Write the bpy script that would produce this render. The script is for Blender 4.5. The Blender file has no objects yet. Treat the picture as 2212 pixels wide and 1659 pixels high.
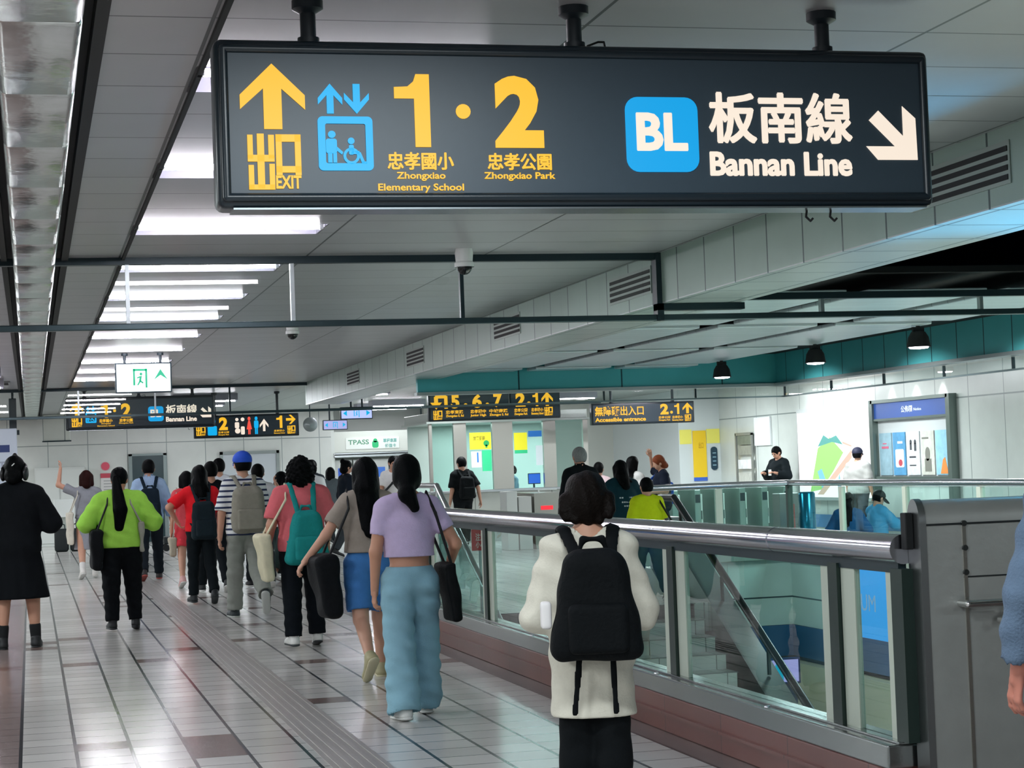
import bpy, bmesh, math, random
import numpy as np
from mathutils import Vector, Matrix
random.seed(7)
S = bpy.context.scene
COL = S.collection
R = math.radians

# ------------------------------------------------------------------ camera, world, exposure
cam_d = bpy.data.cameras.new('camera')
cam = bpy.data.objects.new('camera', cam_d)
COL.objects.link(cam)
S.camera = cam
EYE = 1.5
FPX = 4185.26
yaw, pit, rol = R(14.0341), R(2.4255), R(-2.0803)
fw = Vector((math.sin(yaw) * math.cos(pit), math.cos(yaw) * math.cos(pit), math.sin(pit)))
rt = Vector((math.cos(yaw), -math.sin(yaw), 0))
up = rt.cross(fw)
r2 = math.cos(rol) * rt + math.sin(rol) * up
u2 = -math.sin(rol) * rt + math.cos(rol) * up
mw = Matrix((r2, u2, -fw)).transposed().to_4x4()
mw.translation = Vector((0, 0, EYE))
cam.matrix_world = mw
cam_d.sensor_fit = 'HORIZONTAL'
cam_d.sensor_width = 36
cam_d.lens = FPX / 2212 * 36
cam_d.clip_start = .05
cam_d.clip_end = 300

wd = bpy.data.worlds.new('world')
S.world = wd
wd.use_nodes = True
wd.node_tree.nodes['Background'].inputs[0].default_value = (.55, .75, .8, 1)
wd.node_tree.nodes['Background'].inputs[1].default_value = .05
S.view_settings.view_transform = 'Standard'
S.view_settings.look = 'None'
S.view_settings.gamma = 1
S.view_settings.exposure = -0.1
try:
    S.cycles.max_bounces = 8
    S.cycles.transparent_max_bounces = 16
    S.cycles.sample_clamp_indirect = 6
    S.cycles.caustics_reflective = False
    S.cycles.caustics_refractive = False
except Exception:
    pass


def area(name, loc, size, power, col=(1, 1, 1), rot=(0, 0, 0)):
    l = bpy.data.lights.new(name, 'AREA')
    l.shape = 'RECTANGLE'
    l.size, l.size_y = size
    l.energy = power
    l.color = col
    o = bpy.data.objects.new(name, l)
    o.location = loc
    o.rotation_euler = rot
    COL.objects.link(o)
    return o


COOL = (.90, .97, 1.0)
# lamp rows of the neighbouring ceiling bays that the picture does not reach
for yy in (-4, 0.5, 4.6):
    area('ceiling_area_light', (1.2, yy, 3.0), (1.2, .3), 90, COOL)
for xx in (-3.2,):
    for yy in (-3, 3, 9, 15, 21, 27, 33, 39, 45):
        area('ceiling_area_light', (xx, yy, 3.0), (1.2, 1.2), 240, COOL)
for xx, yy, p in ((12.6, 10, 120), (12.6, 17, 120), (12.8, 24, 120), (12.8, 31, 130), (12.6, 38, 130), (8.5, 43, 90), (4, 43, 90), (8.2, 36.5, 80), (7.3, 28.5, 60), (9, 2, 60), (6, -2, 60)):  # added bare fill lights without fixtures, right and far areas, some in view
    area('ceiling_area_light', (xx, yy, 2.98), (1.2, 1.2), p * 1.7, COOL)
# unseen area lights added inside the open well to brighten the lower hall
area('well_fill_light', (5.2, 12.5, -.35), (3, 3), 420, (.9, 1, .97))
area('well_fill_light', (8.8, 13.5, -.35), (3, 3), 600, (.9, 1, .97))
bl = bpy.data.lights.new('soffit_blue_fill', 'SPOT')  # added unseen spot with no screen behind it, tints the beam soffit blue
bl.energy = 900
bl.color = (.03, .52, 1)
bl.spot_size = R(62)
bl.spot_blend = .8
bl.shadow_soft_size = .3
bo = bpy.data.objects.new('soffit_blue_fill', bl)
bo.location = (6.6, 8.7, 1.2)
bo.rotation_euler = (Vector((4.85, 8.7, 2.68)) - bo.location).to_track_quat('-Z', 'Y').to_euler()
COL.objects.link(bo)

# ------------------------------------------------------------------ helpers: materials


def lin(h):
    h = h.lstrip('#')
    c = [int(h[i:i + 2], 16) / 255 for i in (0, 2, 4)]
    return tuple((x / 12.92 if x <= .04045 else ((x + .055) / 1.055) ** 2.4) for x in c) + (1,)


_mc = {}


def M(hexc, rough=.6, metal=0, emit=0, noise=None, bump=None, coat=0, spec=.5):
    key = (hexc, rough, metal, emit, noise, bump, coat, spec)
    if key in _mc:
        return _mc[key]
    m = bpy.data.materials.new('mat_' + hexc.strip('#'))
    m.use_nodes = True
    nt = m.node_tree
    b = nt.nodes['Principled BSDF']
    c = lin(hexc)
    b.inputs['Base Color'].default_value = c
    b.inputs['Roughness'].default_value = rough
    b.inputs['Metallic'].default_value = metal
    b.inputs['Specular IOR Level'].default_value = spec
    if coat:
        b.inputs['Coat Weight'].default_value = coat
        b.inputs['Coat Roughness'].default_value = .12
    if emit:
        b.inputs['Emission Color'].default_value = c
        b.inputs['Base Color'].default_value = tuple(x * (1 - .85 * min(1, emit)) for x in c[:3]) + (1,)
        b.inputs['Emission Strength'].default_value = emit
    if noise or bump:
        tc = nt.nodes.new('ShaderNodeTexCoord')
    if noise:
        n = nt.nodes.new('ShaderNodeTexNoise')
        n.inputs['Scale'].default_value = noise[0]
        n.inputs['Detail'].default_value = 4
        nt.links.new(tc.outputs['Object'], n.inputs['Vector'])
        mx = nt.nodes.new('ShaderNodeMix')
        mx.data_type = 'RGBA'
        k = noise[1]
        mx.inputs[6].default_value = tuple(x * (1 - k) for x in c[:3]) + (1,)
        mx.inputs[7].default_value = tuple(min(1, x * (1 + k)) for x in c[:3]) + (1,)
        nt.links.new(n.outputs['Fac'], mx.inputs[0])
        nt.links.new(mx.outputs[2], b.inputs['Base Color'])
    if bump:
        n2 = nt.nodes.new('ShaderNodeTexNoise')
        n2.inputs['Scale'].default_value = bump[0]
        n2.inputs['Detail'].default_value = 3
        nt.links.new(tc.outputs['Object'], n2.inputs['Vector'])
        bp = nt.nodes.new('ShaderNodeBump')
        bp.inputs['Strength'].default_value = bump[1]
        bp.inputs['Distance'].default_value = .02
        nt.links.new(n2.outputs['Fac'], bp.inputs['Height'])
        nt.links.new(bp.outputs['Normal'], b.inputs['Normal'])
    _mc[key] = m
    return m


def glass(tint=(.86, .95, .93), refl=1.0, rough=0.0):
    m = bpy.data.materials.new('glass_pane')
    m.use_nodes = True
    nt = m.node_tree
    nt.nodes.remove(nt.nodes['Principled BSDF'])
    t = nt.nodes.new('ShaderNodeBsdfTransparent')
    t.inputs[0].default_value = tint + (1,)
    g = nt.nodes.new('ShaderNodeBsdfGlossy')
    g.inputs['Roughness'].default_value = rough
    f = nt.nodes.new('ShaderNodeFresnel')
    f.inputs[0].default_value = 1.5
    ml = nt.nodes.new('ShaderNodeMath')
    ml.operation = 'MULTIPLY'
    ml.inputs[1].default_value = refl
    mix = nt.nodes.new('ShaderNodeMixShader')
    gm = nt.nodes.new('ShaderNodeNewGeometry')
    bf = nt.nodes.new('ShaderNodeMath')
    bf.operation = 'SUBTRACT'
    bf.inputs[0].default_value = 1
    nt.links.new(gm.outputs['Backfacing'], bf.inputs[1])
    m2 = nt.nodes.new('ShaderNodeMath')
    m2.operation = 'MULTIPLY'
    nt.links.new(f.outputs[0], ml.inputs[0])
    nt.links.new(ml.outputs[0], m2.inputs[0])
    nt.links.new(bf.outputs[0], m2.inputs[1])
    nt.links.new(m2.outputs[0], mix.inputs[0])
    nt.links.new(t.outputs[0], mix.inputs[1])
    nt.links.new(g.outputs[0], mix.inputs[2])
    nt.links.new(mix.outputs[0], nt.nodes['Material Output'].inputs[0])
    return m


def gridmat(base, line, axes, rough=.5, metal=0, var=0.0, odd=None, bump=.3, wave=0, extra=None, spec=.5):
    """panelled surface: axes = [(axis 0/1/2, spacing, offset, line width)] in the object's own coordinates"""
    m = bpy.data.materials.new('panelled_surface')
    m.use_nodes = True
    nt = m.node_tree
    L = nt.links.new
    b = nt.nodes['Principled BSDF']
    b.inputs['Roughness'].default_value = rough
    b.inputs['Metallic'].default_value = metal
    b.inputs['Specular IOR Level'].default_value = spec
    tc = nt.nodes.new('ShaderNodeTexCoord')
    sp = nt.nodes.new('ShaderNodeSeparateXYZ')
    L(tc.outputs['Object'], sp.inputs[0])

    def mth(op, a, bb=None):
        n = nt.nodes.new('ShaderNodeMath')
        n.operation = op
        for i, v in enumerate((a, bb)):
            if v is None:
                continue
            if isinstance(v, (int, float)):
                n.inputs[i].default_value = v
            else:
                L(v, n.inputs[i])
        return n.outputs[0]
    mask = None
    cells = []
    for ax, s, off, w in axes:
        q = mth('DIVIDE', mth('SUBTRACT', sp.outputs[ax], off), s)
        fr = mth('FRACT', q)
        cells.append(mth('FLOOR', q))
        d = mth('MINIMUM', fr, mth('SUBTRACT', 1.0, fr))
        k = mth('LESS_THAN', d, w / s / 2)
        mask = k if mask is None else mth('MAXIMUM', mask, k)
    cb = nt.nodes.new('ShaderNodeCombineXYZ')
    for i, c in enumerate(cells[:2]):
        L(c, cb.inputs[i])
    wn = nt.nodes.new('ShaderNodeTexWhiteNoise')
    L(cb.outputs[0], wn.inputs['Vector'])
    ns = nt.nodes.new('ShaderNodeTexNoise')
    ns.inputs['Scale'].default_value = 3
    ns.inputs['Detail'].default_value = 5
    L(tc.outputs['Object'], ns.inputs['Vector'])
    v = mth('ADD', mth('MULTIPLY', mth('SUBTRACT', wn.outputs['Value'], .5), var * 2), mth('MULTIPLY', mth('SUBTRACT', ns.outputs['Fac'], .5), .18))
    v = mth('ADD', v, 1.0)
    c = lin(base)
    vm = nt.nodes.new('ShaderNodeVectorMath')
    vm.operation = 'SCALE'
    vm.inputs[0].default_value = c[:3]
    L(v, vm.inputs['Scale'])
    col = vm.outputs[0]

    def mixc(fac, a, colr):
        mx = nt.nodes.new('ShaderNodeMix')
        mx.data_type = 'RGBA'
        L(fac, mx.inputs[0])
        L(a, mx.inputs[6])
        mx.inputs[7].default_value = lin(colr)
        return mx.outputs[2]
    if odd:
        o = mth('GREATER_THAN', wn.outputs['Value'], 1 - odd[1])
        col = mixc(o, col, odd[0])
    if extra:                        # (axis, limit, colour): another colour of tile below a limit
        for ax, lo, hi, colr in extra:
            o = mth('MULTIPLY', mth('LESS_THAN', sp.outputs[ax], hi), mth('GREATER_THAN', sp.outputs[ax], lo))
            col = mixc(mth('MULTIPLY', o, .8), col, colr)
    col = mixc(mask, col, line)
    L(col, b.inputs['Base Color'])
    bp = nt.nodes.new('ShaderNodeBump')
    bp.inputs['Strength'].default_value = bump
    bp.inputs['Distance'].default_value = .004
    hgt = mth('SUBTRACT', 1.0, mask)
    if wave:
        n2 = nt.nodes.new('ShaderNodeTexNoise')
        n2.inputs['Scale'].default_value = 9
        L(tc.outputs['Object'], n2.inputs['Vector'])
        hgt = mth('ADD', hgt, mth('MULTIPLY', n2.outputs['Fac'], wave))
    L(hgt, bp.inputs['Height'])
    L(bp.outputs['Normal'], b.inputs['Normal'])
    return m


# ------------------------------------------------------------------ helpers: meshes and objects


def link(name, me, mat=None, parent=None):
    o = bpy.data.objects.new(name, me)
    if mat is not None:
        me.materials.append(mat)
    COL.objects.link(o)
    if parent is not None:
        o.parent = parent
    return o


def tag(o, label, cat, group=None, kind=None):
    o['label'] = label
    o['category'] = cat
    if group:
        o['group'] = group
    if kind:
        o['kind'] = kind
    return o


def thing(name, label, cat, loc=(0, 0, 0), rz=0, group=None):
    o = bpy.data.objects.new(name, None)
    o.empty_display_size = .1
    COL.objects.link(o)
    o.location = loc
    o.rotation_euler = (0, 0, rz)
    return tag(o, label, cat, group)


class B:
    """collects shapes into one mesh"""

    def __init__(self):
        self.bm = bmesh.new()

    def box(self, x0, x1, y0, y1, z0, z1, bev=0, rot=None, piv=None):
        bm = self.bm
        v = [bm.verts.new(p) for p in ((x0, y0, z0), (x1, y0, z0), (x1, y1, z0), (x0, y1, z0), (x0, y0, z1), (x1, y0, z1), (x1, y1, z1), (x0, y1, z1))]
        f = [bm.faces.new([v[i] for i in q]) for q in ((0, 3, 2, 1), (4, 5, 6, 7), (0, 1, 5, 4), (1, 2, 6, 5), (2, 3, 7, 6), (3, 0, 4, 7))]
        if bev:
            es = list({e for ff in f for e in ff.edges})
            r = bmesh.ops.bevel(bm, geom=es, offset=bev, segments=3, affect='EDGES', profile=.5)
            v = list({vv for ff in r['faces'] for vv in ff.verts} | {x for x in v if x.is_valid})
        if rot is not None:
            bmesh.ops.transform(bm, matrix=Matrix.Translation(piv) @ rot @ Matrix.Translation(-Vector(piv)), verts=v)
        return self

    def cyl(self, a, b, r0, r1=None, n=16, cap=True):
        a, b = Vector(a), Vector(b)
        r1 = r0 if r1 is None else r1
        d = b - a
        rot = Vector((0, 0, 1)).rotation_difference(d).to_matrix().to_4x4()
        bmesh.ops.create_cone(self.bm, cap_ends=cap, segments=n, radius1=r0, radius2=r1, depth=d.length, matrix=Matrix.Translation((a + b) / 2) @ rot)
        return self

    def sph(self, c, r, sc=(1, 1, 1), u=14, v=9):
        bmesh.ops.create_uvsphere(self.bm, u_segments=u, v_segments=v, radius=r, matrix=Matrix.Translation(c) @ Matrix.Diagonal((*sc, 1)))
        return self

    def tube(self, pts, r, n=10):
        for i in range(len(pts) - 1):
            self.cyl(pts[i], pts[i + 1], r, r, n)
            if i:
                self.sph(pts[i], r, u=n, v=6)
        return self

    def lathe(self, prof, c=(0, 0, 0), n=24):
        bm = self.bm
        rings = []
        for rr, z in prof:
            rings.append([bm.verts.new((c[0] + rr * math.cos(2 * math.pi * k / n), c[1] + rr * math.sin(2 * math.pi * k / n), c[2] + z)) for k in range(n)])
        for i in range(len(rings) - 1):
            for k in range(n):
                bm.faces.new((rings[i][k], rings[i][(k + 1) % n], rings[i + 1][(k + 1) % n], rings[i + 1][k]))
        return self

    def prism(self, pts, y0, y1, plane='xz'):
        """polygon (x,z) extruded along y, or (y,z) along x"""
        bm = self.bm
        mk = (lambda p, t: (p[0], t, p[1])) if plane == 'xz' else ((lambda p, t: (t, p[0], p[1])) if plane == 'yz' else (lambda p, t: (p[0], p[1], t)))
        a = [bm.verts.new(mk(p, y0)) for p in pts]
        b = [bm.verts.new(mk(p, y1)) for p in pts]
        bm.faces.new(a)
        bm.faces.new(b[::-1])
        n = len(pts)
        for i in range(n):
            bm.faces.new((a[i], b[i], b[(i + 1) % n], a[(i + 1) % n]))
        return self

    def done(self, name, mat, parent=None, smooth=False):
        bmesh.ops.recalc_face_normals(self.bm, faces=self.bm.faces[:])
        me = bpy.data.meshes.new(name)
        self.bm.to_mesh(me)
        self.bm.free()
        if smooth:
            me.polygons.foreach_set('use_smooth', [True] * len(me.polygons))
            try:
                me.set_sharp_from_angle(angle=R(42))
            except Exception:
                pass
        return link(name, me, mat, parent)


def struct(name, b, mat, parent=None, smooth=False):
    o = b.done(name, mat, parent, smooth)
    if parent is None:
        o['kind'] = 'structure'
    return o


def dup(root, loc, label=None):
    r = root.copy()
    COL.objects.link(r)
    r.location = loc
    if label:
        r['label'] = label
    for ch in list(root.children):
        c = ch.copy()
        COL.objects.link(c)
        c.parent = r
        for g in list(ch.children):
            d = g.copy()
            COL.objects.link(d)
            d.parent = c
    return r


def text_mesh(body, bold=0.0):
    cu = bpy.data.curves.new('lettering', 'FONT')
    cu.body = body
    cu.align_x = 'CENTER'
    cu.offset = bold
    cu.resolution_u = 3
    cu.extrude = .02
    o = bpy.data.objects.new('lettering', cu)
    COL.objects.link(o)
    dg = bpy.context.evaluated_depsgraph_get()
    me = bpy.data.meshes.new_from_object(o.evaluated_get(dg))
    bpy.data.objects.remove(o)
    bpy.data.curves.remove(cu)
    return me


def lettering(body, box, y, mat, parent, bold=.02, name='lettering', thick=.003, face='-y', fat=0):
    """box = (x0, x1, z0, z1) in the parent's frame, front at depth y facing -y (or at x = y facing -x, with x0..x1 along -y)"""
    me = text_mesh(body, bold)
    n = len(me.vertices)
    co = np.empty(n * 3)
    me.vertices.foreach_get('co', co)
    co = co.reshape(-1, 3)
    lo, hi = co.min(0), co.max(0)
    u = (co[:, 0] - lo[0]) / (hi[0] - lo[0])
    w = (co[:, 1] - lo[1]) / (hi[1] - lo[1])
    d = (co[:, 2] - lo[2]) / max(hi[2] - lo[2], 1e-6)
    A = box[0] + u * (box[1] - box[0])
    Z = box[2] + w * (box[3] - box[2])
    out = np.stack((A, y - d * thick, Z), 1) if face == '-y' else np.stack((y - d * thick, A, Z), 1)
    me.vertices.foreach_set('co', out.ravel())
    me.update()
    if fat:                          # heavier strokes: the same outline laid over itself, slightly moved
        bm = bmesh.new()
        for k in range(6):
            n0 = len(bm.verts)
            bm.from_mesh(me)
            bm.verts.ensure_lookup_table()
            dx, dz = fat * math.cos(math.pi * k / 3), fat * math.sin(math.pi * k / 3)
            for v in bm.verts[n0:]:
                v.co += Vector((dx, .00004 * k, dz))
        bm.to_mesh(me)
        bm.free()
    return link(name, me, mat, parent)


def shapes(name, polys, y, mat, parent, thick=.003):
    b = B()
    for p in polys:
        b.prism(p, y - thick, y)
    return b.done(name, mat, parent)


def fit(polys, box):
    """polygons drawn in a unit square, fitted to box (x0, x1, z0, z1)"""
    x0, x1, z0, z1 = box
    return [[(x0 + px * (x1 - x0), z0 + pz * (z1 - z0)) for px, pz in p] for p in polys]


def rect(a, b, c, d):
    return [(a, c), (b, c), (b, d), (a, d)]


def disc(cx, cz, rx, rz=None, n=18):
    rz = rx if rz is None else rz
    return [(cx + rx * math.cos(2 * math.pi * k / n), cz + rz * math.sin(2 * math.pi * k / n)) for k in range(n)]


def rrect(x0, x1, z0, z1, r, n=6):
    out = []
    for cx, cz, a0 in ((x1 - r, z1 - r, 0), (x0 + r, z1 - r, 90), (x0 + r, z0 + r, 180), (x1 - r, z0 + r, 270)):
        for k in range(n + 1):
            a = R(a0 + 90 * k / n)
            out.append((cx + r * math.cos(a), cz + r * math.sin(a)))
    return out


ARROW_UP = [[(.5, 1), (1, .52), (1, .30), (.64, .62), (.64, 0), (.36, 0), (.36, .62), (0, .30), (0, .52)]]
ARROW_DN = [[(x, 1 - z) for x, z in ARROW_UP[0]]]
ARROW_RT = [[(z, x) for x, z in ARROW_UP[0]]]
ARROW_SE = [[(.734, 1), (.987, .774), (1, 0), (.22, 0), (0, .25), (.565, .25), (.072, .734), (.26, .913), (.734, .437)]]
CHU = [rect(.0, .2, .55, .98), rect(.36, .62, .02, 1), rect(.78, 1, .55, .98), rect(0, 1, .5, .62), rect(.02, .22, 0, .44), rect(.8, 1, 0, .46), rect(.02, 1, 0, .09)]
KOU = [rect(0, .24, 0, 1), rect(.76, 1, 0, 1), rect(0, 1, .82, 1), rect(0, 1, .06, .22)]
MAN = [disc(.5, .88, .24, .11), rrect(.12, .88, .34, .76, .12), rect(.26, .47, 0, .5), rect(.53, .74, 0, .5)]
WOMAN = [disc(.5, .88, .24, .11), [(.35, .76), (.65, .76), (.95, .28), (.05, .28)], rect(.3, .47, 0, .4), rect(.53, .7, 0, .4)]

# ------------------------------------------------------------------ shared materials
DARK = M('#0b1a22', .45)
BLACK = M('#05090c', .7)
STEEL = M('#b9bcbf', .28, 1, bump=(40, .05))
STEEL_D = M('#8d9092', .33, 1, noise=(6, .12), bump=(25, .06))
PIPE = M('#d2d2da', .16, 1)
FRAME = M('#1d3036', .4, .3)
SILVER = M('#a9b2b3', .35, .8)
WHITE = M('#e6ebe8', .45)
PALE = M('#c9d3c4', .35, .2)
GLASS = glass((.80, .93, .91))
GLASS_CLEAR = glass((.95, .98, .97), 1.6)
YEL = M('#ffc22e', .5, emit=1.0)
CYAN = M('#0cb2f0', .5, emit=1.0)
CREAM = M('#ffefdd', .5, emit=.95)
TEAL = M('#2c8f97', .35, .1, noise=(3, .1))

# ------------------------------------------------------------------ the setting
floor_m = gridmat('#c6c3bf', '#23292e', [(0, .3, .21, .02), (1, .3, .05, .011)], rough=.19, var=.11, odd=('#75605a', .035), bump=.5, wave=.22, extra=[(0, -9, -.09, '#6b5350')])
b = B()
b.box(-7, 3.22, -8, 48, -.3, 0)
struct('floor', b, floor_m)
b = B()
b.box(3.22, 3.6, -8, 48, -.3, 0)
b.box(3.6, 10.8, -8, 7.6, -.3, 0)
struct('floor_beside_well', b, gridmat('#6b605d', '#2a2c2e', [(1, .3, .05, .008)], rough=.22, var=.1, wave=.2))
b = B()
b.box(10.8, 16, -8, 48, -.3, 0)
b.box(3.6, 10.8, 26.65, 48, -.3, 0)
b.box(3.6, 7.2, 19.3, 26.65, -.3, 0)
struct('floor_far', b, gridmat('#b3b5b2', '#50565a', [(0, .3, .21, .012), (1, .3, .05, .012)], rough=.22, var=.08, wave=.2))
b = B()
b.box(2, 18, 4, 34, -2.4, -2.1)
struct('floor_lower', b, gridmat('#8f938e', '#43494b', [(0, .4, 0, .012), (1, .4, 0, .012)], rough=.25, var=.1, wave=.2))
# ribbed guiding strip for the blind
b = B()
b.box(1.455, 1.745, -4, 31, .0005, .003)
for k in range(5):
    x = 1.485 + k * .057
    b.box(x, x + .03, -4, 31, .003, .008, .002)
struct('trim_1', b, M('#8e8a86', .35, noise=(20, .15)))
# ceiling
ceil_m = gridmat('#a7a7aa', '#23292c', [(1, .586, .085, .012), (0, 1.31, 1.95, .014)], rough=.33, metal=.25, var=.05, bump=.2, wave=.03)
b = B()
b.box(-7, -.15, -8, 48, 3.05, 3.3)
b.box(.29, .655, -8, 48, 3.05, 3.3)
b.box(1.85, 4.6, -8, 48, 3.05, 3.3)
lamp_y = [0.62, 2.88, 5.14, 7.4, 9.67, 12.03, 14.28, 16.6, 18.83, 21.2, 23.45, 25.7, 27.95, 30.2]
ye = -8
for yl in lamp_y + [48.5]:
    b.box(.655, 1.85, ye, yl - .09, 3.05, 3.3)
    ye = yl + .42
struct('ceiling', b, ceil_m)
b = B()
b.box(4.6, 5.2, 33, 48, 3.05, 3.3)
b.box(5.2, 16, 24.8, 48, 3.05, 3.3)
b.box(9.9, 16, -8, 24.8, 3.05, 3.3)
struct('ceiling_far', b, gridmat('#a8aca9', '#50585a', [(1, .6, .2, .014), (0, 1.2, .3, .014)], rough=.4, var=.04, bump=.2))
b = B()
b.box(-.15, .29, -8, 48, 3.1, 3.3)
b.box(.655, .675, -8, 33, 3.03, 3.06)
b.box(-.16, -.12, -8, 48, 3.03, 3.1)
b.box(.245, .29, -8, 48, 3.03, 3.1)
struct('trim_2', b, BLACK)
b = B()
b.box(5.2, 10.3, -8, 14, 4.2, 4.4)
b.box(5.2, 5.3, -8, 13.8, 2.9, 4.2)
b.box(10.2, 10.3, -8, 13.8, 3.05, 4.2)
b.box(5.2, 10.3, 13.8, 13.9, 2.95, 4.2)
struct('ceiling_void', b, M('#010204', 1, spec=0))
# the big beam along the well
beam_m = gridmat('#93ab9f', '#2e4744', [(1, .59, .35, .02)], rough=.38, metal=.15, var=.05, bump=.3)
b = B()
b.box(4.6, 5.2, -8, 33, 2.68, 3.3)
struct('ceiling_beam', b, beam_m)
b = B()
b.box(4.6, 5.22, -8, 33, 2.672, 2.68)
struct('trim_3', b, gridmat('#b4bdbb', '#3a5a62', [(1, .59, .35, .02), (0, .47, 4.66, .016)], rough=.3, metal=.3, var=.04))
# panel ceiling over the well with dark gaps
b = B()
for x0, x1 in ((5.25, 6.2), (6.38, 7.4), (7.58, 8.6)):
    y = 13.95
    while y < 24.6:
        y1 = min(y + 3.0, 24.7)
        b.box(x0, x1, y, y1, 2.74, 2.78, .01)
        y = y1 + .42
struct('ceiling_panels', b, gridmat('#ccd8de', '#97a5ab', [(1, .3, 0, .01)], rough=.3, metal=.2, var=.03))
b = B()
b.box(5.2, 9.9, 13.9, 24.8, 2.9, 3.0)
struct('ceiling_gap', b, BLACK)
# teal fascias round the well
b = B()
b.box(9.9, 10.0, -8, 24.8, 2.5, 3.3)
b.box(5.2, 9.9, 24.75, 24.85, 2.5, 3.1)
b.box(4.92, 5.2, 24.75, 24.85, 2.5, 2.68)
struct('trim_4', b, gridmat('#52b6bc', '#15454c', [(1, .62, .2, .02), (0, 1.42, .6, .02)], rough=.35, metal=.2, var=.04, bump=.2))
b = B()
b.box(9.86, 10.06, -8, 24.86, 2.46, 2.5)
b.box(4.9, 10.06, 24.7, 24.9, 2.46, 2.5)
struct('trim_5', b, SILVER)
# walls
wall_m = gridmat('#d6d9d4', '#8f9997', [(0, .93, .42, .018), (2, 2.38, 0, .02)], rough=.3, var=.03, bump=.3)
b = B()
b.box(-7, 7.22, 47.5, 47.7, 0, 3.1)
struct('wall_back', b, wall_m)
b = B()
b.box(-7.2, -7, -8, 48, 0, 3.3)
struct('wall_left', b, M('#c8ccca', .4))
b = B()
b.box(-7.2, 16, -8.2, -8, 0, 4.4)
struct('wall_behind', b, M('#b8bcba', .5))
rw = gridmat('#c9cfca', '#7f8a88', [(1, 1.2, .3, .02), (2, 2.37, 0, .025)], rough=.28, var=.03, bump=.3)
b = B()
b.box(15, 15.2, -8, 41, 0, 3.1)
struct('wall_right', b, rw)
b = B()
b.box(14.98, 15, -8, 41, .09, .34)
struct('baseboard_right', b, M('#4a7aa6', .4, noise=(3, .1)))
b = B()
b.box(14.03, 15.2, 41, 41.2, 0, 3.1)
b.box(14.03, 14.13, 41.2, 48, 0, 3.1)
struct('wall_corner', b, M('#cfd6d6', .3))
b = B()
b.box(9.65, 14.3, 47.9, 48.1, 0, 3.1)
b.box(11.1, 14.25, 46, 46.15, 0, 3.1)
struct('wall_far', b, M('#d3d5cd', .4))
b = B()
b.box(14.26, 16.5, 45.6, 45.7, 0, 3.1)
struct('wall_recess', b, M('#8d8c80', .35, .2, noise=(2, .12)))
b = B()
b.box(7.22, 9.7, 48.6, 48.8, 0, 3.1)
b.box(7.22, 7.3, 47.5, 48.8, 0, 3.1)
struct('wall_ticket_alcove', b, M('#dfe3de', .4))
# well walls
well_m = gridmat('#b9cdc7', '#22393c', [(2, .62, -.545, .022)], rough=.3, var=.03)
b = B()
b.box(7.2, 10.75, 26.6, 26.65, -.95, .33)
b.box(10.75, 10.8, 7.6, 26.65, -.95, .33)
b.box(7.2, 7.25, 20.2, 26.6, -2.1, .0)
b.box(9.765, 9.785, 26.585, 26.6, -.545, .33)
struct('wall_well', b, well_m)
b = B()
b.box(7.2, 10.75, 26.58, 26.65, -1.4, -.955)
b.box(10.73, 10.8, 7.6, 26.6, -1.4, -.955)
struct('baseboard_well', b, M('#15527c', .35, noise=(3, .12)))
b = B()
b.box(7.2, 10.62, 26.5, 26.65, -2.1, -1.46)
b.box(10.6, 10.8, 7.6, 26.6, -2.1, -1.46)
struct('trim_6', b, M('#d8d6bf', .3, .3))
b = B()
b.box(9.9, 10.02, 7.8, 26.3, -2.099, -2.09)
b.box(7.4, 9.9, 26.0, 26.1, -2.099, -2.09)
struct('trim_7', b, M('#e8b90c', .5))
b = B()
b.box(3.5, 10.8, 7.5, 7.6, -2.1, -.3)
b.box(3.5, 3.6, 7.5, 26, -2.1, -.3)
b.box(3.6, 7.2, 25.9, 26, -2.1, -.3)
struct('wall_under_slab', b, M('#9db0ab', .4))
# plinth and curb round the well
b = B()
b.box(3.38, 3.62, 7.3, 19.3, 0, .2, .006)
b.box(3.36, 3.64, 7.3, 19.3, .10, .115)
struct('trim_8', b, gridmat('#6b3f38', '#3a2523', [(1, .9, .4, .008)], rough=.3, var=.1))
b = B()
b.box(10.68, 10.86, 7.6, 26.7, 0, .38, .01)
b.box(7.2, 10.86, 26.52, 26.7, 0, .38, .01)
struct('trim_9', b, M('#9fada2', .35, .4))

# doors in the far wall
d = B()
d.box(2.38, 3.12, 47.44, 47.5, 0, 2.07)
dr = struct('door_1', d, M('#1f3b3f', .3))
d = B()
d.box(2.3, 2.38, 47.42, 47.5, 0, 2.12)
d.box(3.12, 3.2, 47.42, 47.5, 0, 2.12)
d.box(2.3, 3.2, 47.42, 47.5, 2.07, 2.12)
struct('door_frame', d, M('#7f8b8a', .4, .4), dr)
d = B()
d.box(2.42, 2.45, 47.38, 47.44, .95, 1.15)
struct('handle', d, STEEL, dr)
d = B()
d.box(4.55, 5.85, 47.46, 47.5, 0, 2.03)
dr = struct('door_2', d, M('#b9bfc4', .4, .2))
d = B()
d.box(4.48, 4.55, 47.42, 47.5, 0, 2.1)
d.box(5.85, 5.92, 47.42, 47.5, 0, 2.1)
d.box(4.48, 5.92, 47.42, 47.5, 2.03, 2.1)
struct('door_frame', d, M('#8b9391', .4, .4), dr)

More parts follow.
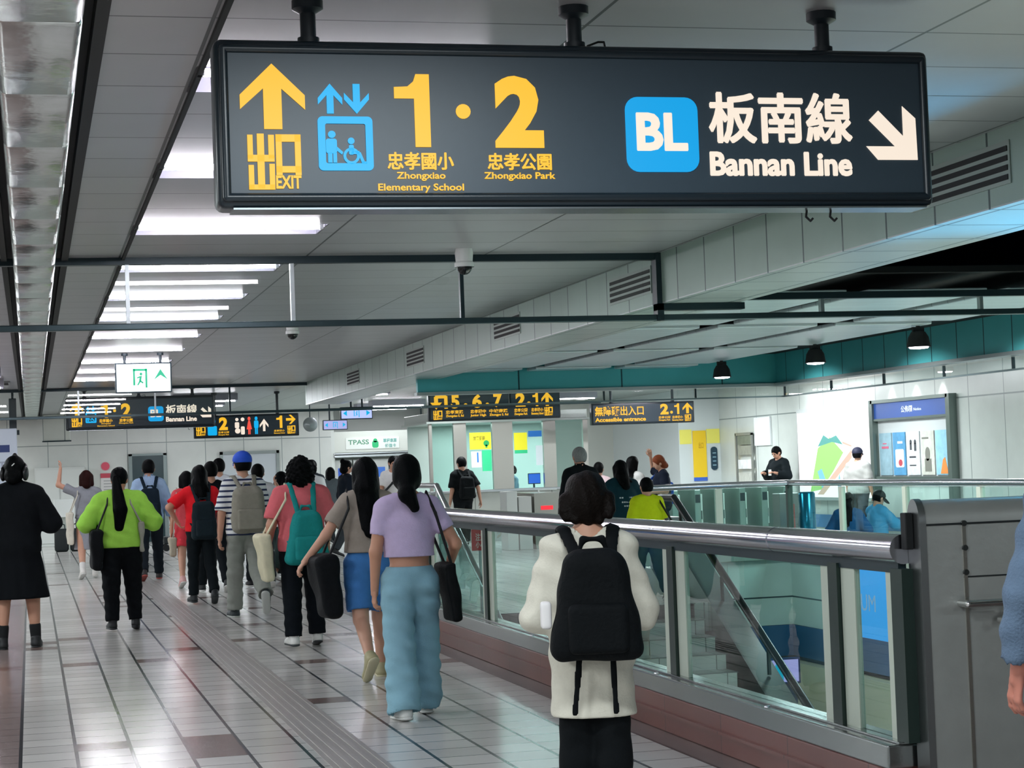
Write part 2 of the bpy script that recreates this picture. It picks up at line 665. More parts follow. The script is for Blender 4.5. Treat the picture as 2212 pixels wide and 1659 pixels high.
# ------------------------------------------------------------------ lamps of the lit bay
TUBE = M('#fbf6ff', .5, emit=75)
TRAY = M('#a9a8b4', .5)
ORD = ['second', 'third', 'fourth', 'fifth', 'sixth', 'seventh', 'eighth', 'ninth', 'tenth', 'eleventh']
lp = thing('ceiling_lamp', 'fluorescent tube lamp partly hidden by the left end of the big hanging sign', 'ceiling lamp', (1.24, 7.4, 3.05), 0, 'tube lamps across the lit ceiling bay')
t = B()
t.cyl((-.56, 0, -.006), (.56, 0, -.006), .016)
t.done('tube', TUBE, lp, True)
t = B()
t.box(-.594, .604, -.088, .418, .12, .13)
t.box(-.594, .604, .41, .418, 0, .12)
t.box(-.594, .604, -.088, -.08, 0, .12)
t.box(-.594, -.586, -.08, .41, 0, .12)
t.box(.596, .604, -.08, .41, 0, .12)
t.done('tray', TRAY, lp)
t = B()
for s in (-1, 1):
    t.box(s * .57 - .012, s * .57 + .012, -.02, .02, -.02, .12)
t.done('lampholder', WHITE, lp)
k = 0
for yy in lamp_y[4:]:
    lb = 'fluorescent tube lamp close under the left edge of the big hanging sign' if k == 0 else ('nearest full-length fluorescent tube lamp below the big hanging sign' if k == 1 else 'fluorescent tube lamp in the lit bay, %s tube counted away from the big sign' % ORD[k - 1])
    dup(lp, (1.24, yy, 3.05), lb)
    k += 1
for yy in (26.3, 29.3):
    dup(lp, (-.95, yy, 2.925), 'fluorescent tube lamp left of the steel ceiling duct, %s one' % ('nearer' if yy < 28 else 'farther'))
# far lamps
k = 0
for xx, yy in ((5.9, 35.4), (11.6, 35.0), (11.4, 40.5), (3.2, 36.5), (3.2, 39.0), (3.2, 41.5), (7.9, 42), (7.9, 44)):
    lab = ['over the dark stretch behind the beam end', 'above the accessible entrance sign, nearer one', 'above the accessible entrance sign, farther one',
           'beyond the second glass screen, nearest of three', 'beyond the second glass screen, middle of three', 'beyond the second glass screen, last of three', 'before the ticket counter, nearer one', 'before the ticket counter, farther one'][k]
    dup(lp, (xx, yy, 2.925), 'fluorescent tube lamp ' + lab)
    k += 1
# strip light on top of the right wall
t = thing('wall_strip_light', 'long white strip light high on the wall above the lit map', 'strip light', (14.6, 34.5, 3.05))
q = B()
q.box(-.06, .06, -1.6, 1.6, -.05, 0)
q.done('housing', WHITE, t)
q = B()
q.cyl((0, -1.55, -.07), (0, 1.55, -.07), .03)
q.done('tube', M('#fff4f4', .5, emit=7), t, True)
area('strip_lamp_light', (14.4, 34.5, 2.9), (.2, 3), 60, COOL)

# ------------------------------------------------------------------ steel duct in the ceiling
duct_m = M('#c3c6c4', .2, 1, noise=(5, .12), bump=(7, .3))
t = thing('ceiling_duct', 'wrinkled stainless steel cable duct running along the ceiling at far left', 'duct', (.06, 6, 3.1))
y = -8
while y < 41:
    q = B()
    q.box(-.14, .145, y + .005, y + 1.195, -.115, -.02, .03)
    q.done('duct_section', duct_m, t, True)
    y += 1.2
q = B()
y = -8
q.box(-.12, .125, -8, 41, -.1, -.03)
q.done('duct_core', BLACK, t)

# ------------------------------------------------------------------ air vents in the beam
v0 = None
for k, (y0, lab) in enumerate(((8.4, 'big louvred air vent in the beam right beside the sign end'), (13.95, 'louvred air vent in the beam just before the glass screen post'), (18.0, 'louvred air vent in the beam crossed by the screen bar'), (22.7, 'louvred air vent in the beam, second from its far end'), (27.4, 'louvred air vent in the beam nearest its far end'))):
    if v0 is None:
        v0 = thing('air_vent', lab, 'air vent', (4.6, y0, 2.79), 0, 'air vents along the beam')
        q = B()
        q.box(-.006, 0, -.02, 1.06, -.02, .19)
        q.done('frame', M('#93a299', .4, .2), v0)
        for j in range(4):
            q = B()
            q.box(-.010, -.006, .0, 1.04, .0 + j * .046, .026 + j * .046)
            q.done('slot', BLACK, v0)
    else:
        dup(v0, (4.6, y0, 2.79), lab)

# ------------------------------------------------------------------ hanging glass smoke screens


def screen(y, segs, zt, zb, posts, label, name='glass_screen', right=None, bar_x=None):
    t = thing(name, label, 'glass screen', (segs[0][0], y, zb))
    o = Vector((segs[0][0], y, zb))
    q = B()
    q.box(bar_x[0] - o.x, bar_x[1] - o.x, -.03, .03, 0, .045, .006)
    q.done('bottom_bar', M('#37494d', .3, .5), t)
    for x0, x1, za in segs:
        q = B()
        q.box(x0 - o.x, x1 - o.x, -.035, .035, za - .05 - zb, za - zb)
        q.done('top_rail', FRAME, t)
        xs = [x0] + [p for p in posts if x0 < p < x1] + [x1]
        for a, c in zip(xs, xs[1:]):
            q = B()
            q.box(a - o.x + .012, c - o.x - .012, -.004, .004, .045, za - .05 - zb)
            q.done('pane', GLASS_CLEAR, t)
        for p in xs[1:-1]:
            q = B()
            q.box(p - .014 - o.x, p + .014 - o.x, -.025, .025, .045, za - .05 - zb)
            q.done('post', SILVER if p < 3 or p > 5 else FRAME, t)
    return t


t1 = screen(13.74, [(-3.9, 4.56, 3.05), (5.22, 9.88, 2.74)], 3.05, 2.545, [-2, .69, 1.845, 3.08, 5.89, 7.22, 8.6], 'nearest hanging glass screen with a dark bottom bar spanning the hall under the big sign', bar_x=(-3.9, 9.88))
q = B()
q.box(4.56 + 3.9, 4.61 + 3.9, -.05, .05, -.0, .505)
q.box(4.56 + 3.9, 5.25 + 3.9, -.05, .05, .075, .125)
q.done('beam_bracket', FRAME, t1)
screen(32.8, [(-3.9, 4.62, 3.05)], 3.05, 2.55, [-2, .8, 2.05, 3.29], 'far hanging glass screen with a bar crossing in front of the small direction sign', bar_x=(-3.9, 9.8))
t = thing('glass_screen', 'low glass screen hanging under the teal fascia around the far side of the well', 'glass screen', (10.1, 24.95, 2.3))
q = B()
q.box(-5.1, 0, -.02, .02, .015, .035)
q.box(-.02, .02, -17, 0, .015, .035)
q.done('bottom_bar', M('#7f9093', .3, .6), t)
for x in (-3.9, -2.6, -1.3, 0):
    q = B()
    q.box(x - .012, x + .012, -.015, .015, .035, .16)
    q.done('post', FRAME, t)
for y in (-1.6, -3.2, -4.8, -6.4, -8):
    q = B()
    q.box(-.015, .015, y - .012, y + .012, .035, .16)
    q.done('post', FRAME, t)
q = B()
q.box(-5.1, -.02, -.004, .004, .035, .16)
q.box(-.004, .004, -17, -.02, .035, .16)
q.done('pane', GLASS_CLEAR, t)

# hooded lamps under the dark gap
for k, (x, y) in enumerate(((8.56, 17.6), (8.56, 20.2), (8.55, 23.2))):
    t = thing('hooded_lamp', ['black hooded spot lamp nearest the camera', 'black hooded spot lamp, middle of the three under the dark ceiling gap', 'black hooded spot lamp farthest away beside the teal far fascia'][k] if k else 'black hooded spot lamp under the dark ceiling gap, largest in view', 'spot lamp', (x, y, 2.53), 0, 'hooded lamps over the well')
    q = B()
    q.lathe([(.03, .16), (.07, .15), (.1, .1), (.118, .0), (.105, .0), (.08, .09), (.0, .11)])
    q.done('hood', BLACK, t, True)
    q = B()
    q.cyl((0, 0, .19), (0, 0, .34), .02)
    q.box(-.06, .06, -.015, .015, .1, .2)
    q.done('bracket', BLACK, t)
    q = B()
    q.lathe([(.0, .01), (.1, .006), (.09, -.012), (.0, -.02)])
    q.done('lens', M('#fff6ff', .5, emit=14), t, True)
    l = bpy.data.lights.new('hooded_lamp_light', 'SPOT')
    l.energy = 300
    l.spot_size = R(125)
    l.spot_blend = .6
    l.shadow_soft_size = .06
    lo = bpy.data.objects.new('hooded_lamp_light', l)
    lo.location = (x, y, 2.46)
    lo.rotation_euler = (0, R(-38), 0)
    COL.objects.link(lo)
for k, yy in enumerate((32.0, 31.0, 30.0)):
    t = thing('downlight', 'small round downlight above the notice board, ' + ['left one', 'middle one', 'right one'][k], 'downlight', (14.75, yy, 3.05), 0, 'downlights over the notice board')
    q = B()
    q.lathe([(.0, -.012), (.05, -.014), (.07, -.02), (.075, 0)])
    q.done('rim', WHITE, t, True)
    q = B()
    q.lathe([(.0, -.022), (.05, -.02)])
    q.done('lens', M('#fffaf2', .5, emit=12), t)
    l = bpy.data.lights.new('downlight_light', 'SPOT')
    l.energy = 40
    l.spot_size = R(50)
    l.spot_blend = .5
    l.shadow_soft_size = .03
    lo = bpy.data.objects.new('downlight_light', l)
    lo.location = (14.78, yy, 3.0)
    lo.rotation_euler = (0, R(-8), 0)
    COL.objects.link(lo)

# security cameras and ceiling bits
for k, (x, y, z, lab) in enumerate(((3.02, 13.35, 3.05, 'white dome security camera in front of the glass screen post'), (2.62, 19.6, 3.05, 'white dome security camera behind the glass screen'))):
    t = thing('security_camera', lab, 'camera', (x, y, z))
    q = B()
    q.lathe([(.0, 0), (.06, 0), (.065, -.03), (.06, -.09), (.07, -.1), (.07, -.13)])
    q.done('housing', WHITE, t, True)
    q = B()
    q.sph((0, 0, -.13), .055)
    q.done('dome', M('#0c1012', .1), t, True)

# ------------------------------------------------------------------ the big hanging sign (and its smaller twin far away)
SIGN_BODY = M('#16232b', .32)
SIGN_FACE = M('#33424d', .42, noise=(30, .06))


def sign_body(t, w, h, dep=.13, frame=True, posts=(), top=.13):
    q = B()
    q.box(0, w, 0, dep, 0, h, .025 if h > .5 else .012)
    q.done('housing', SIGN_BODY, t, True)
    if frame:
        q = B()
        r = .014
        for z in (.034, h - .034):
            q.cyl((.03, -.004, z), (w - .03, -.004, z), r, n=12)
        for x in (.03, w - .03):
            q.cyl((x, -.004, .034), (x, -.004, h - .034), r, n=12)
            for z in (.034, h - .034):
                q.sph((x, -.004, z), r, u=10, v=6)
        q.done('frame', SIGN_BODY, t, True)
    q = B()
    q.box(.035, w - .035, -.003, .01, .038, h - .038)
    q.done('face_panel', SIGN_FACE, t)
    for x in posts:
        q = B()
        q.cyl((x, dep / 2, h - .01), (x, dep / 2, h + top), .026, n=14)
        q.lathe([(.026, h + top - .05), (.052, h + top - .035), (.052, h + top)], (x, dep / 2, 0), 14)
        q.cyl((x, dep / 2, h), (x, dep / 2, h + .02), .036, n=14)
        q.done('hanger', M('#0e1a22', .5), t, True)
    return t


def direction_sign(loc, label, group):
    """exits 1 and 2 to the front, the blue line down to the right"""
    t = thing('direction_sign', label, 'sign', loc, 0, group)
    sign_body(t, 2.5, .55, .14, True, (.318, 1.226, 2.13), .15)
    ox, oz = .603, 2.357

    def bx(x0, x1, z0, z1):
        return (x0 - ox, x1 - ox, z0 - oz, z1 - oz)
    f = -.004
    shapes('arrow_symbol', fit(ARROW_UP, bx(.682, .892, 2.612, 2.825)), f, YEL, t)
    shapes('exit_character', fit(CHU, bx(.702, .788, 2.416, 2.597)), f, YEL, t)
    shapes('exit_character', fit(KOU, bx(.793, .874, 2.463, 2.595)), f, YEL, t)
    lettering('EXIT', bx(.791, .873, 2.419, 2.462), f, YEL, t, .03)
    shapes('up_arrow', fit(ARROW_UP, bx(.934, 1.014, 2.664, 2.762)), f, CYAN, t)
    shapes('down_arrow', fit(ARROW_DN, bx(1.02, 1.102, 2.664, 2.762)), f, CYAN, t)
    x0, x1, z0, z1 = bx(.931, 1.111, 2.478, 2.655)
    w = .024
    o = rrect(x0, x1, z0, z1, .016)
    i = rrect(x0 + w, x1 - w, z0 + w, z1 - w, .006)
    b = B()
    vo = [b.bm.verts.new((p[0], f - .003, p[1])) for p in o]
    vi = [b.bm.verts.new((p[0], f - .003, p[1])) for p in i]
    vb = [b.bm.verts.new((p[0], f, p[1])) for p in o]
    for k in range(len(o)):
        k2 = (k + 1) % len(o)
        b.bm.faces.new((vo[k], vo[k2], vi[k2], vi[k]))
        b.bm.faces.new((vo[k], vb[k], vb[k2], vo[k2]))
    b.done('lift_box', CYAN, t)
    cx, cz = x0 + .045, z0 + .118
    per = [disc(cx, cz, .0125, .012), rrect(cx - .02, cx + .016, cz - .062, cz - .014, .008), rect(cx - .014, cx + .0, cz - .092, cz - .06), rect(cx + .003, cx + .015, cz - .092, cz - .06), [(cx + .012, cz - .05), (cx + .016, cz - .04), (cx + .036, cz - .058), (cx + .032, cz - .066)]]
    wx, wz = x0 + .108, z0 + .048
    ring = []
    for k in range(20):
        a0, a1 = 2 * math.pi * k / 20, 2 * math.pi * (k + 1) / 20
        ring.append([(wx + r * math.cos(a), wz + r * math.sin(a)) for r, a in ((.027, a0), (.027, a1), (.018, a1), (.018, a0))])
    per += ring + [disc(wx + .0, wz + .049, .011, .011), rrect(wx - .008, wx + .008, wz + .004, wz + .036, .005), rect(wx, wx + .026, wz + .006, wz + .016), [(wx + .02, wz + .012), (wx + .03, wz + .012), (wx + .044, wz - .022), (wx + .034, wz - .024)], rect(wx + .034, wx + .05, wz - .026, wz - .018)]
    shapes('lift_figures', per, f, CYAN, t)
    shapes('exit_numeral', fit([[(.56, 0), (1, 0), (1, 1), (.62, 1), (.55, .9), (.38, .83), (0, .82), (0, .665), (.56, .665)]], bx(1.186, 1.304, 2.556, 2.797)), f, YEL, t)
    shapes('dot', [disc(*[(a + c) / 2 for a, c in ((1.391 - ox, 1.441 - ox), (2.651 - oz, 2.699 - oz))], .025, .0245)], f, YEL, t)
    lettering('2', bx(1.522, 1.689, 2.555, 2.796), f, YEL, t, .05, 'exit_numeral')
    lettering('忠孝國小', bx(1.158, 1.377, 2.482, 2.538), f, YEL, t, .0, fat=.0015)
    lettering('Zhongxiao', bx(1.187, 1.348, 2.445, 2.473), f, YEL, t, .0, fat=.0007)
    lettering('Elementary School', bx(1.124, 1.409, 2.406, 2.435), f, YEL, t, .0, fat=.0007)
    lettering('忠孝公園', bx(1.494, 1.711, 2.482, 2.536), f, YEL, t, .0, fat=.0015)
    lettering('Zhongxiao Park', bx(1.481, 1.722, 2.445, 2.473), f, YEL, t, .0, fat=.0007)
    shapes('line_badge', [rrect(*bx(1.975, 2.233, 2.475, 2.730), .045)], f, M('#0aa4e8', .5, emit=.95), t)
    lettering('BL', bx(2.015, 2.191, 2.549, 2.674), f - .003, CREAM, t, .02, fat=.003)
    lettering('板南線', bx(2.277, 2.795, 2.578, 2.747), f, CREAM, t, .0, fat=.0046)
    lettering('Bannan Line', bx(2.274, 2.79, 2.464, 2.543), f, CREAM, t, .012, fat=.003)
    shapes('arrow_symbol', fit(ARROW_SE, bx(2.849, 3.041, 2.519, 2.708)), f, CREAM, t)
    return t


sg = direction_sign((.603, 6.2, 2.357), 'big dark hanging direction sign for exits 1 and 2, closest to the camera', 'twin direction signs')
q = B()
q.box(.05, 2.47, .005, .135, -.004, .002)
q.done('underside_strip', M('#9aa3a8', .25, .9), sg)
q = B()
q.tube([(1.27, .07, .56), (1.31, .07, .575), (1.33, .07, .575), (1.335, .07, .55)], .004, 6)
q.done('cable', BLACK, sg)
q = B()
for x in (2.05, 2.14):
    q.tube([(x, .08, .0), (x - .004, .08, -.025), (x + .012, .08, -.04), (x + .022, .08, -.03)], .004, 6)
q.done('hook', BLACK, sg)
s2 = dup(sg, (.6, 33.5, 2.365), 'small distant twin of the big exit sign, hanging behind the far screen bar')


def small_sign(loc, w, h, label, group=None, face=None, posts=None, top=None):
    t = thing('direction_sign', label, 'sign', loc, 0, group)
    sign_body(t, w, h, .14, False, posts or (w * .2, w * .8), top if top is not None else max(.05, 3.05 - loc[2] - h))
    return t


def exit_box(t, x, z, w, f=-.004):
    shapes('exit_character', fit(CHU, (x, x + w * .48, z, z + w)), f, YEL, t)
    shapes('exit_character', fit(KOU, (x + w * .52, x + w, z + w * .3, z + w)), f, YEL, t)
    lettering('EXIT', (x + w * .52, x + w, z, z + w * .22), f, YEL, t, .03)


def numeral(ch, box, t, f=-.004):
    if ch == '1':
        shapes('exit_numeral', fit([[(.56, 0), (1, 0), (1, 1), (.62, 1), (.55, .9), (.38, .83), (0, .82), (0, .665), (.56, .665)]], box), f, YEL, t)
    else:
        lettering(ch, box, f, YEL, t, .05, 'exit_numeral')


def caption(t, x0, x1, z0, z1, body, body2, f=-.004):
    m = (z0 + z1) / 2
    lettering(body, (x0, x1, m, z1), f, YEL, t, .018)
    lettering(body2, (x0, x1, z0, m - .012), f, YEL, t, .03)


t = small_sign((2.94, 36, 2.215), 1.94, .42, 'dark hanging sign with exits, lift and toilet symbols, lower right of the twin sign')
f = -.004
exit_box(t, .04, .05, .17)
shapes('lift_symbol', [rrect(.25, .42, .05, .22, .02)] + fit(ARROW_UP, (.27, .34, .25, .34)) + fit(MAN, (.34, .40, .24, .36)), f, CYAN, t)
lettering('2', (.46, .62, .14, .38), f, YEL, t, .05, 'exit_numeral')
caption(t, .44, .64, .04, .12, '忠孝公園', 'Zhongxiao Park')
shapes('wheelchair_symbol', [disc(.80, .12, .05), disc(.79, .33, .03), rrect(.75, .83, .17, .28, .02), rrect(.86, .93, .05, .2, .02), disc(.895, .33, .035)], f, CREAM, t)
shapes('toilet_symbol', fit(WOMAN, (.96, 1.07, .05, .38)), f, M('#ff5a4a', .5, emit=.9), t)
shapes('toilet_symbol', fit(MAN, (1.09, 1.2, .05, .38)), f, CYAN, t)
shapes('arrow_symbol', fit(ARROW_UP, (1.21, 1.37, .1, .33)), f, CREAM, t)
numeral('1', (1.52, 1.63, .15, .38), t)
caption(t, .44 + 1.03, .64 + 1.03, .04, .12, '忠孝國小', 'Elementary School')
shapes('arrow_symbol', fit(ARROW_RT, (1.7, 1.88, .22, .39)), f, YEL, t)
exit_box(t, 1.72, .04, .15)

t = small_sign((6.74, 33, 2.32), 2.38, .54, 'wide dark hanging sign listing exits 5, 6, 7, 2 and 1 before the booth', posts=(.6, 1.55), top=.17)
for ch, x0, x1 in (('5', .40, .55), ('6', .78, .95), ('7', 1.16, 1.32), ('2', 1.56, 1.74), ('1', 1.87, 1.97)):
    numeral(ch, (x0, x1, .22, .46), t)
for x in (.66, 1.05, 1.8):
    shapes('dot', [disc(x, .27, .035)], f, YEL, t)
shapes('turn_arrow', [rrect(.12, .32, .40, .46, .02), rect(.28, .34, .22, .44), rect(.10, .17, .27, .43), [(.03, .33), (.24, .33), (.135, .21)]], f, YEL, t)
exit_box(t, .08, .03, .16)
for x0, x1, a, c in ((.3, .62, '忠孝東路', 'Zhongxiao E. Rd'), (.74, 1.02, '忠孝國中', 'Junior High'), (1.08, 1.42, '中坡南路', 'Zhongpo S. Rd'), (1.53, 1.77, '忠孝公園', 'Zhongxiao Park'), (1.84, 2.06, '忠孝國小', 'Elementary School')):
    caption(t, x0, x1, .06, .19, a, c)
shapes('arrow_symbol', fit(ARROW_UP, (2.03, 2.24, .22, .47)), f, YEL, t)
exit_box(t, 2.08, .05, .15)

t = small_sign((10.56, 36, 2.23), 2.1, .42, 'dark hanging sign with one long yellow line of characters and exits 2 and 1')
lettering('無障礙出入口', (.07, 1.06, .17, .36), f, YEL, t, .02)
lettering('Accessible entrance', (.07, 1.1, .06, .14), f, YEL, t, .035)
for ch, x0, x1 in (('2', 1.4, 1.57), ('1', 1.69, 1.79)):
    numeral(ch, (x0, x1, .17, .38), t)
shapes('dot', [disc(1.63, .21, .028)], f, YEL, t)
caption(t, 1.36, 1.6, .04, .14, '忠孝公園', 'Zhongxiao Park')
caption(t, 1.64, 1.86, .03, .14, '忠孝國小', 'Elementary School')
shapes('arrow_symbol', fit(ARROW_UP, (1.86, 2.06, .18, .39)), f, YEL, t)
exit_box(t, 1.9, .03, .13)

# lit emergency exit signs
GREEN = M('#00b080', .5, emit=.8)


def exit_sign(loc, w, h, label, panel, sym, both, posts, top):
    t = thing('exit_sign', label, 'exit sign', loc)
    q = B()
    q.box(0, w, 0, .1, 0, h, .012)
    q.done('housing', M('#33424a', .4), t, True)
    q = B()
    q.box(.018, w - .018, -.004, .01, .018, h - .018)
    q.done('lit_panel', panel, t)
    s = h * .55
    c = w * (.5 if both else .44)
    z = h * .25
    man = [rect(c - s * .42, c + s * .42, z + s * .86, z + s), rect(c - s * .42, c - s * .3, z, z + s), rect(c + s * .3, c + s * .42, z - s * .15, z + s), disc(c + s * .05, z + s * .68, s * .09), [(c - s * .02, z + s * .55), (c + s * .1, z + s * .58), (c + s * .06, z + s * .25), (c - s * .08, z + s * .28)], [(c + s * .02, z + s * .3), (c + s * .2, z + s * .18), (c + s * .16, z + s * .1), (c - s * .04, z + s * .22)], [(c - s * .05, z + s * .3), (c - s * .2, z + s * .02), (c - s * .12, z), (c + s * .04, z + s * .24)], [(c - s * .2, z + s * .48), (c - s * .02, z + s * .56), (c, z + s * .48), (c - s * .18, z + s * .4)]]
    shapes('running_figure', man, -.004, sym, t)
    if both:
        shapes('arrow_symbol', [[(w * .08, h * .5), (w * .2, h * .72), (w * .2, h * .28)]], -.004, sym, t)
        shapes('arrow_symbol', [[(w * .92, h * .5), (w * .8, h * .72), (w * .8, h * .28)]], -.004, sym, t)
    else:
        shapes('arrow_symbol', [[(w * .68, h * .42), (w * .8, h * .78), (w * .93, h * .42), (w * .8, h * .58)]], -.004, sym, t)
    for x in posts:
        q = B()
        q.cyl((x, .05, h), (x, .05, h + top), .018, n=10)
        q.cyl((x, .05, h + top - .03), (x, .05, h + top), .04, n=12)
        q.done('hanger', M('#2a3840', .5), t, True)
    return t


exit_sign((1.03, 24, 2.555), .68, .37, 'bright white emergency exit sign with green figure hung from two rods', M('#f6fffb', .5, emit=2.2), GREEN, False, (.12, .55), .12)
exit_sign((5.35, 34, 2.43), .58, .22, 'blue-white lit exit sign with arrows both ways, nearer and higher one', M('#b9c8ff', .5, emit=1.1), M('#00b4e8', .5, emit=1), True, (.2, .4), .38)
exit_sign((5.92, 40, 2.385), .52, .21, 'blue-white lit exit sign with arrows both ways, farther and lower one', M('#b4b9f0', .5, emit=.9), M('#00b4e8', .5, emit=1), True, (.15,), .42)
t = thing('round_mirror', 'round grey convex mirror hanging from a thin rod beside the toilet sign', 'mirror', (5.02, 35.5, 2.4))
q = B()
q.lathe([(0, -.04), (.06, -.034), (.11, -.018), (.135, 0), (.13, .012), (0, .012)])
for v in q.bm.verts:
    v.co = Vector((v.co.x, v.co.z, v.co.y))
q.done('mirror_disc', M('#a9b4b4', .3, .5), t, True)
q = B()
q.cyl((0, .02, .1), (0, .02, .65), .01, n=8)
q.done('rod', FRAME, t)

# ------------------------------------------------------------------ near glass balustrade
ST = .1
t = thing('glass_balustrade', 'long glass balustrade with a thick steel handrail along the near side of the well', 'balustrade', (3.48, 7.3, 0))
q = B()
q.cyl((0, .08, 1.1), (0, 1.45, 1.1), .062, n=24)
q.cyl((0, 1.47, 1.1), (0, 12, 1.1), .062, n=24)
q.cyl((0, 1.44, 1.1), (0, 1.48, 1.1), .058, n=24)
q.sph((0, 12, 1.1), .062)
q.done('handrail', PIPE, t, True)
q = B()
q.box(-.05, .05, ST, 12, .3, .31, .003)
q.box(-.1, .1, ST, 12, .2, .3, .008)
q.done('base_channel', M('#a7abaa', .22, 1, bump=(20, .05)), t)
q = B()
q.box(-.018, .018, ST, 12, 1.0, 1.045)
q.done('glazing_bar', FRAME, t)
posts = [.76, 3.03, 5.28, 7.6, 9.85]
for p in [.1] + posts + [11.95]:
    hw = .055 if p < .5 else .05
    q = B()
    q.box(-.03, .02, p - hw, p + hw, .31, 1.02)
    q.done('post', M('#23342f', .4, .3), t)
    for a, c in ((p - .2, p - hw - .005), (p + hw + .005, p + (.14 if p < .5 else .17))):
        if a < ST or c > 12:
            continue
        q = B()
        q.box(-.012, .014, a, c, .31, 1.0)
        q.done('pale_strip', PALE, t)
for a, c in zip([.16] + posts, posts + [11.95]):
    q = B()
    q.box(-.006, .006, a + .03, c - .03, .31, 1.0)
    q.done('pane', GLASS, t)
for y in (1.5, 3.2, 3.9, 6.0):
    q = B()
    q.sph((-.075, y, .3), .016, (1, 1, .6))
    q.done('bolt', M('#f2f2f6', .1, 1), t, True)

# stainless parapet closing the balustrade
t = thing('steel_parapet', 'tall brushed stainless steel parapet with a rounded top at the right edge', 'parapet', (3.5, 7.27, 0))
q = B()
prof = [(0, 0), (.11, 0), (.11, 1.2)] + [(.055 + .055 * math.cos(R(a)), 1.2 + .1 * math.sin(R(a))) for a in range(15, 180, 15)] + [(0, 1.2)]
q.prism(prof, .03, 4.4, 'yz')
q.done('body', M('#b6b9b6', .36, .6, noise=(6, .15), bump=(25, .06)), t, True)
q = B()
q.prism([(p[0] * 1.04 - .006, p[1] + (.006 if p[1] > .5 else 0)) for p in prof], -.0, .03, 'yz')
q.done('end_plate', M('#a2a5a6', .3, 1), t, True)
q = B()
q.box(.03, 4.4, -.004, 0, 1.195, 1.203)
q.box(.19, 4.4, -.003, 0, .978, .984)
q.done('seam', M('#2b3032', .5, .5), t)
q = B()
q.box(.19, .205, -.006, 0, 0, 1.2)
q.done('joint_strip', M('#c6c3bb', .25, 1), t)
q = B()
q.tube([(.17, -.0, .875), (.17, -.07, .875), (.45, -.07, .875)], .016, 12)
q.cyl((.37, -.07, .875), (.37, -.07, .82), .014)
q.cyl((.37, -.07, .83), (.37, 0, .83), .014)
q.cyl((.34, -.02, .80), (.34, -.06, .80), .02)
q.done('grab_rail', M('#d6d6d4', .15, 1), t, True)
q = B()
for z in (1.1, 1.2, 1.0):
    q.cyl((.198, -.012, z), (.198, 0, z), .012, n=10)
q.done('bolt', M('#5a5d5e', .3, 1), t, True)
q = B()
q.box(-.035, -.0, .05, .1, 1.1, 1.25, .005)
q.done('rubber_pad', BLACK, t)

# ------------------------------------------------------------------ far balustrade round the well
t = thing('glass_balustrade', 'glass balustrade with a round steel rail along the far right side of the well', 'balustrade', (10.77, 26.6, .38))
q = B()
q.tube([(0, -19, .73), (0, 0, .73), (-3.45, 0, .73)], .045, 16)
q.done('handrail', PIPE, t, True)
for a in (-1.9, -3.9, -5.9, -7.9, -10, -12, -14):
    q = B()
    q.box(-.03, .03, a - .05, a + .05, 0, .68)
    q.done('pale_strip', PALE, t)
for a in (-1.1, -2.2, -3.3):
    q = B()
    q.box(a - .05, a + .05, -.03, .03, 0, .68)
    q.done('pale_strip', PALE, t)
q = B()
q.box(-.04, .04, -.04, .04, 0, .69)
q.done('post', M('#3c4f49', .4, .3), t)
q = B()
q.box(-.006, .006, -19, -.06, 0, .68)
q.box(-3.45, -.06, -.006, .006, 0, .68)
q.done('pane', GLASS, t)

# ------------------------------------------------------------------ stairs going down into the well
t = thing('staircase', 'wide flight of tiled stairs going down behind the near balustrade', 'stairs', (5.4, 19.3, 0))
q = B()
n = 14
pts = [(0, 0), (0, -.001)]
prof = [(0, 0)]
for k in range(n):
    prof += [(-.3 * k, -.15 * (k + 1)), (-.3 * (k + 1), -.15 * (k + 1))]
prof += [(-.3 * n, -2.1), (0, -2.1)]
q.prism(prof, -1.45, 1.3, 'yz')
q.done('steps', gridmat('#a9adaa', '#4d5355', [(0, .3, 0, .01)], rough=.25, var=.06), t)
q = B()
for k in range(n):
    q.box(-1.45, 1.3, -.3 * k - .045, -.3 * k + .0, -.15 * k - .004, -.15 * k + .003)
q.done('nosing', M('#3f4a4c', .5), t)
# right sloping parapet with handrail
q = B()
sl = .526
q.prism([(1.9, .86), (1.9, -.2), (-4.6, -.2 - 6.3 * sl), (-4.6, .70 - 6.0 * sl), (1.5, .86)], 1.45, 1.72, 'yz')
q.done('side_parapet', M('#c2c6c4', .22, .9, noise=(2, .12)), t)
q = B()
q.prism([(1.9, .3), (1.9, -.4), (-4.6, -.4 - 6.3 * sl), (-4.6, .28 - 6.1 * sl), (1.4, .3)], 1.3, 1.45, 'yz')
q.done('inner_skirt', M('#cfcdbf', .25, .7), t)
q = B()
q.tube([(1.6, 1.9, 1.08), (1.6, 1.4, 1.08), (1.6, -4.4, 1.08 - 5.8 * sl)], .04, 12)
for k in range(5):
    y = 1.2 - k * 1.25
    z = 1.08 - (1.4 - y) * sl
    q.cyl((1.6, y, z), (1.6, y, z - .3), .02)
q.done('handrail', M('#10181a', .3), t, True)
q = B()
q.prism([(-1.75, .93 - 3.25 * sl + .05), (-2.0, .93 - 3.5 * sl + .05), (-2.0, .93 - 3.5 * sl - .22), (-1.75, .93 - 3.25 * sl - .22)], 1.72, 1.724, 'yz')
q.done('warning_sticker', M('#e9d6cf', .5), t)
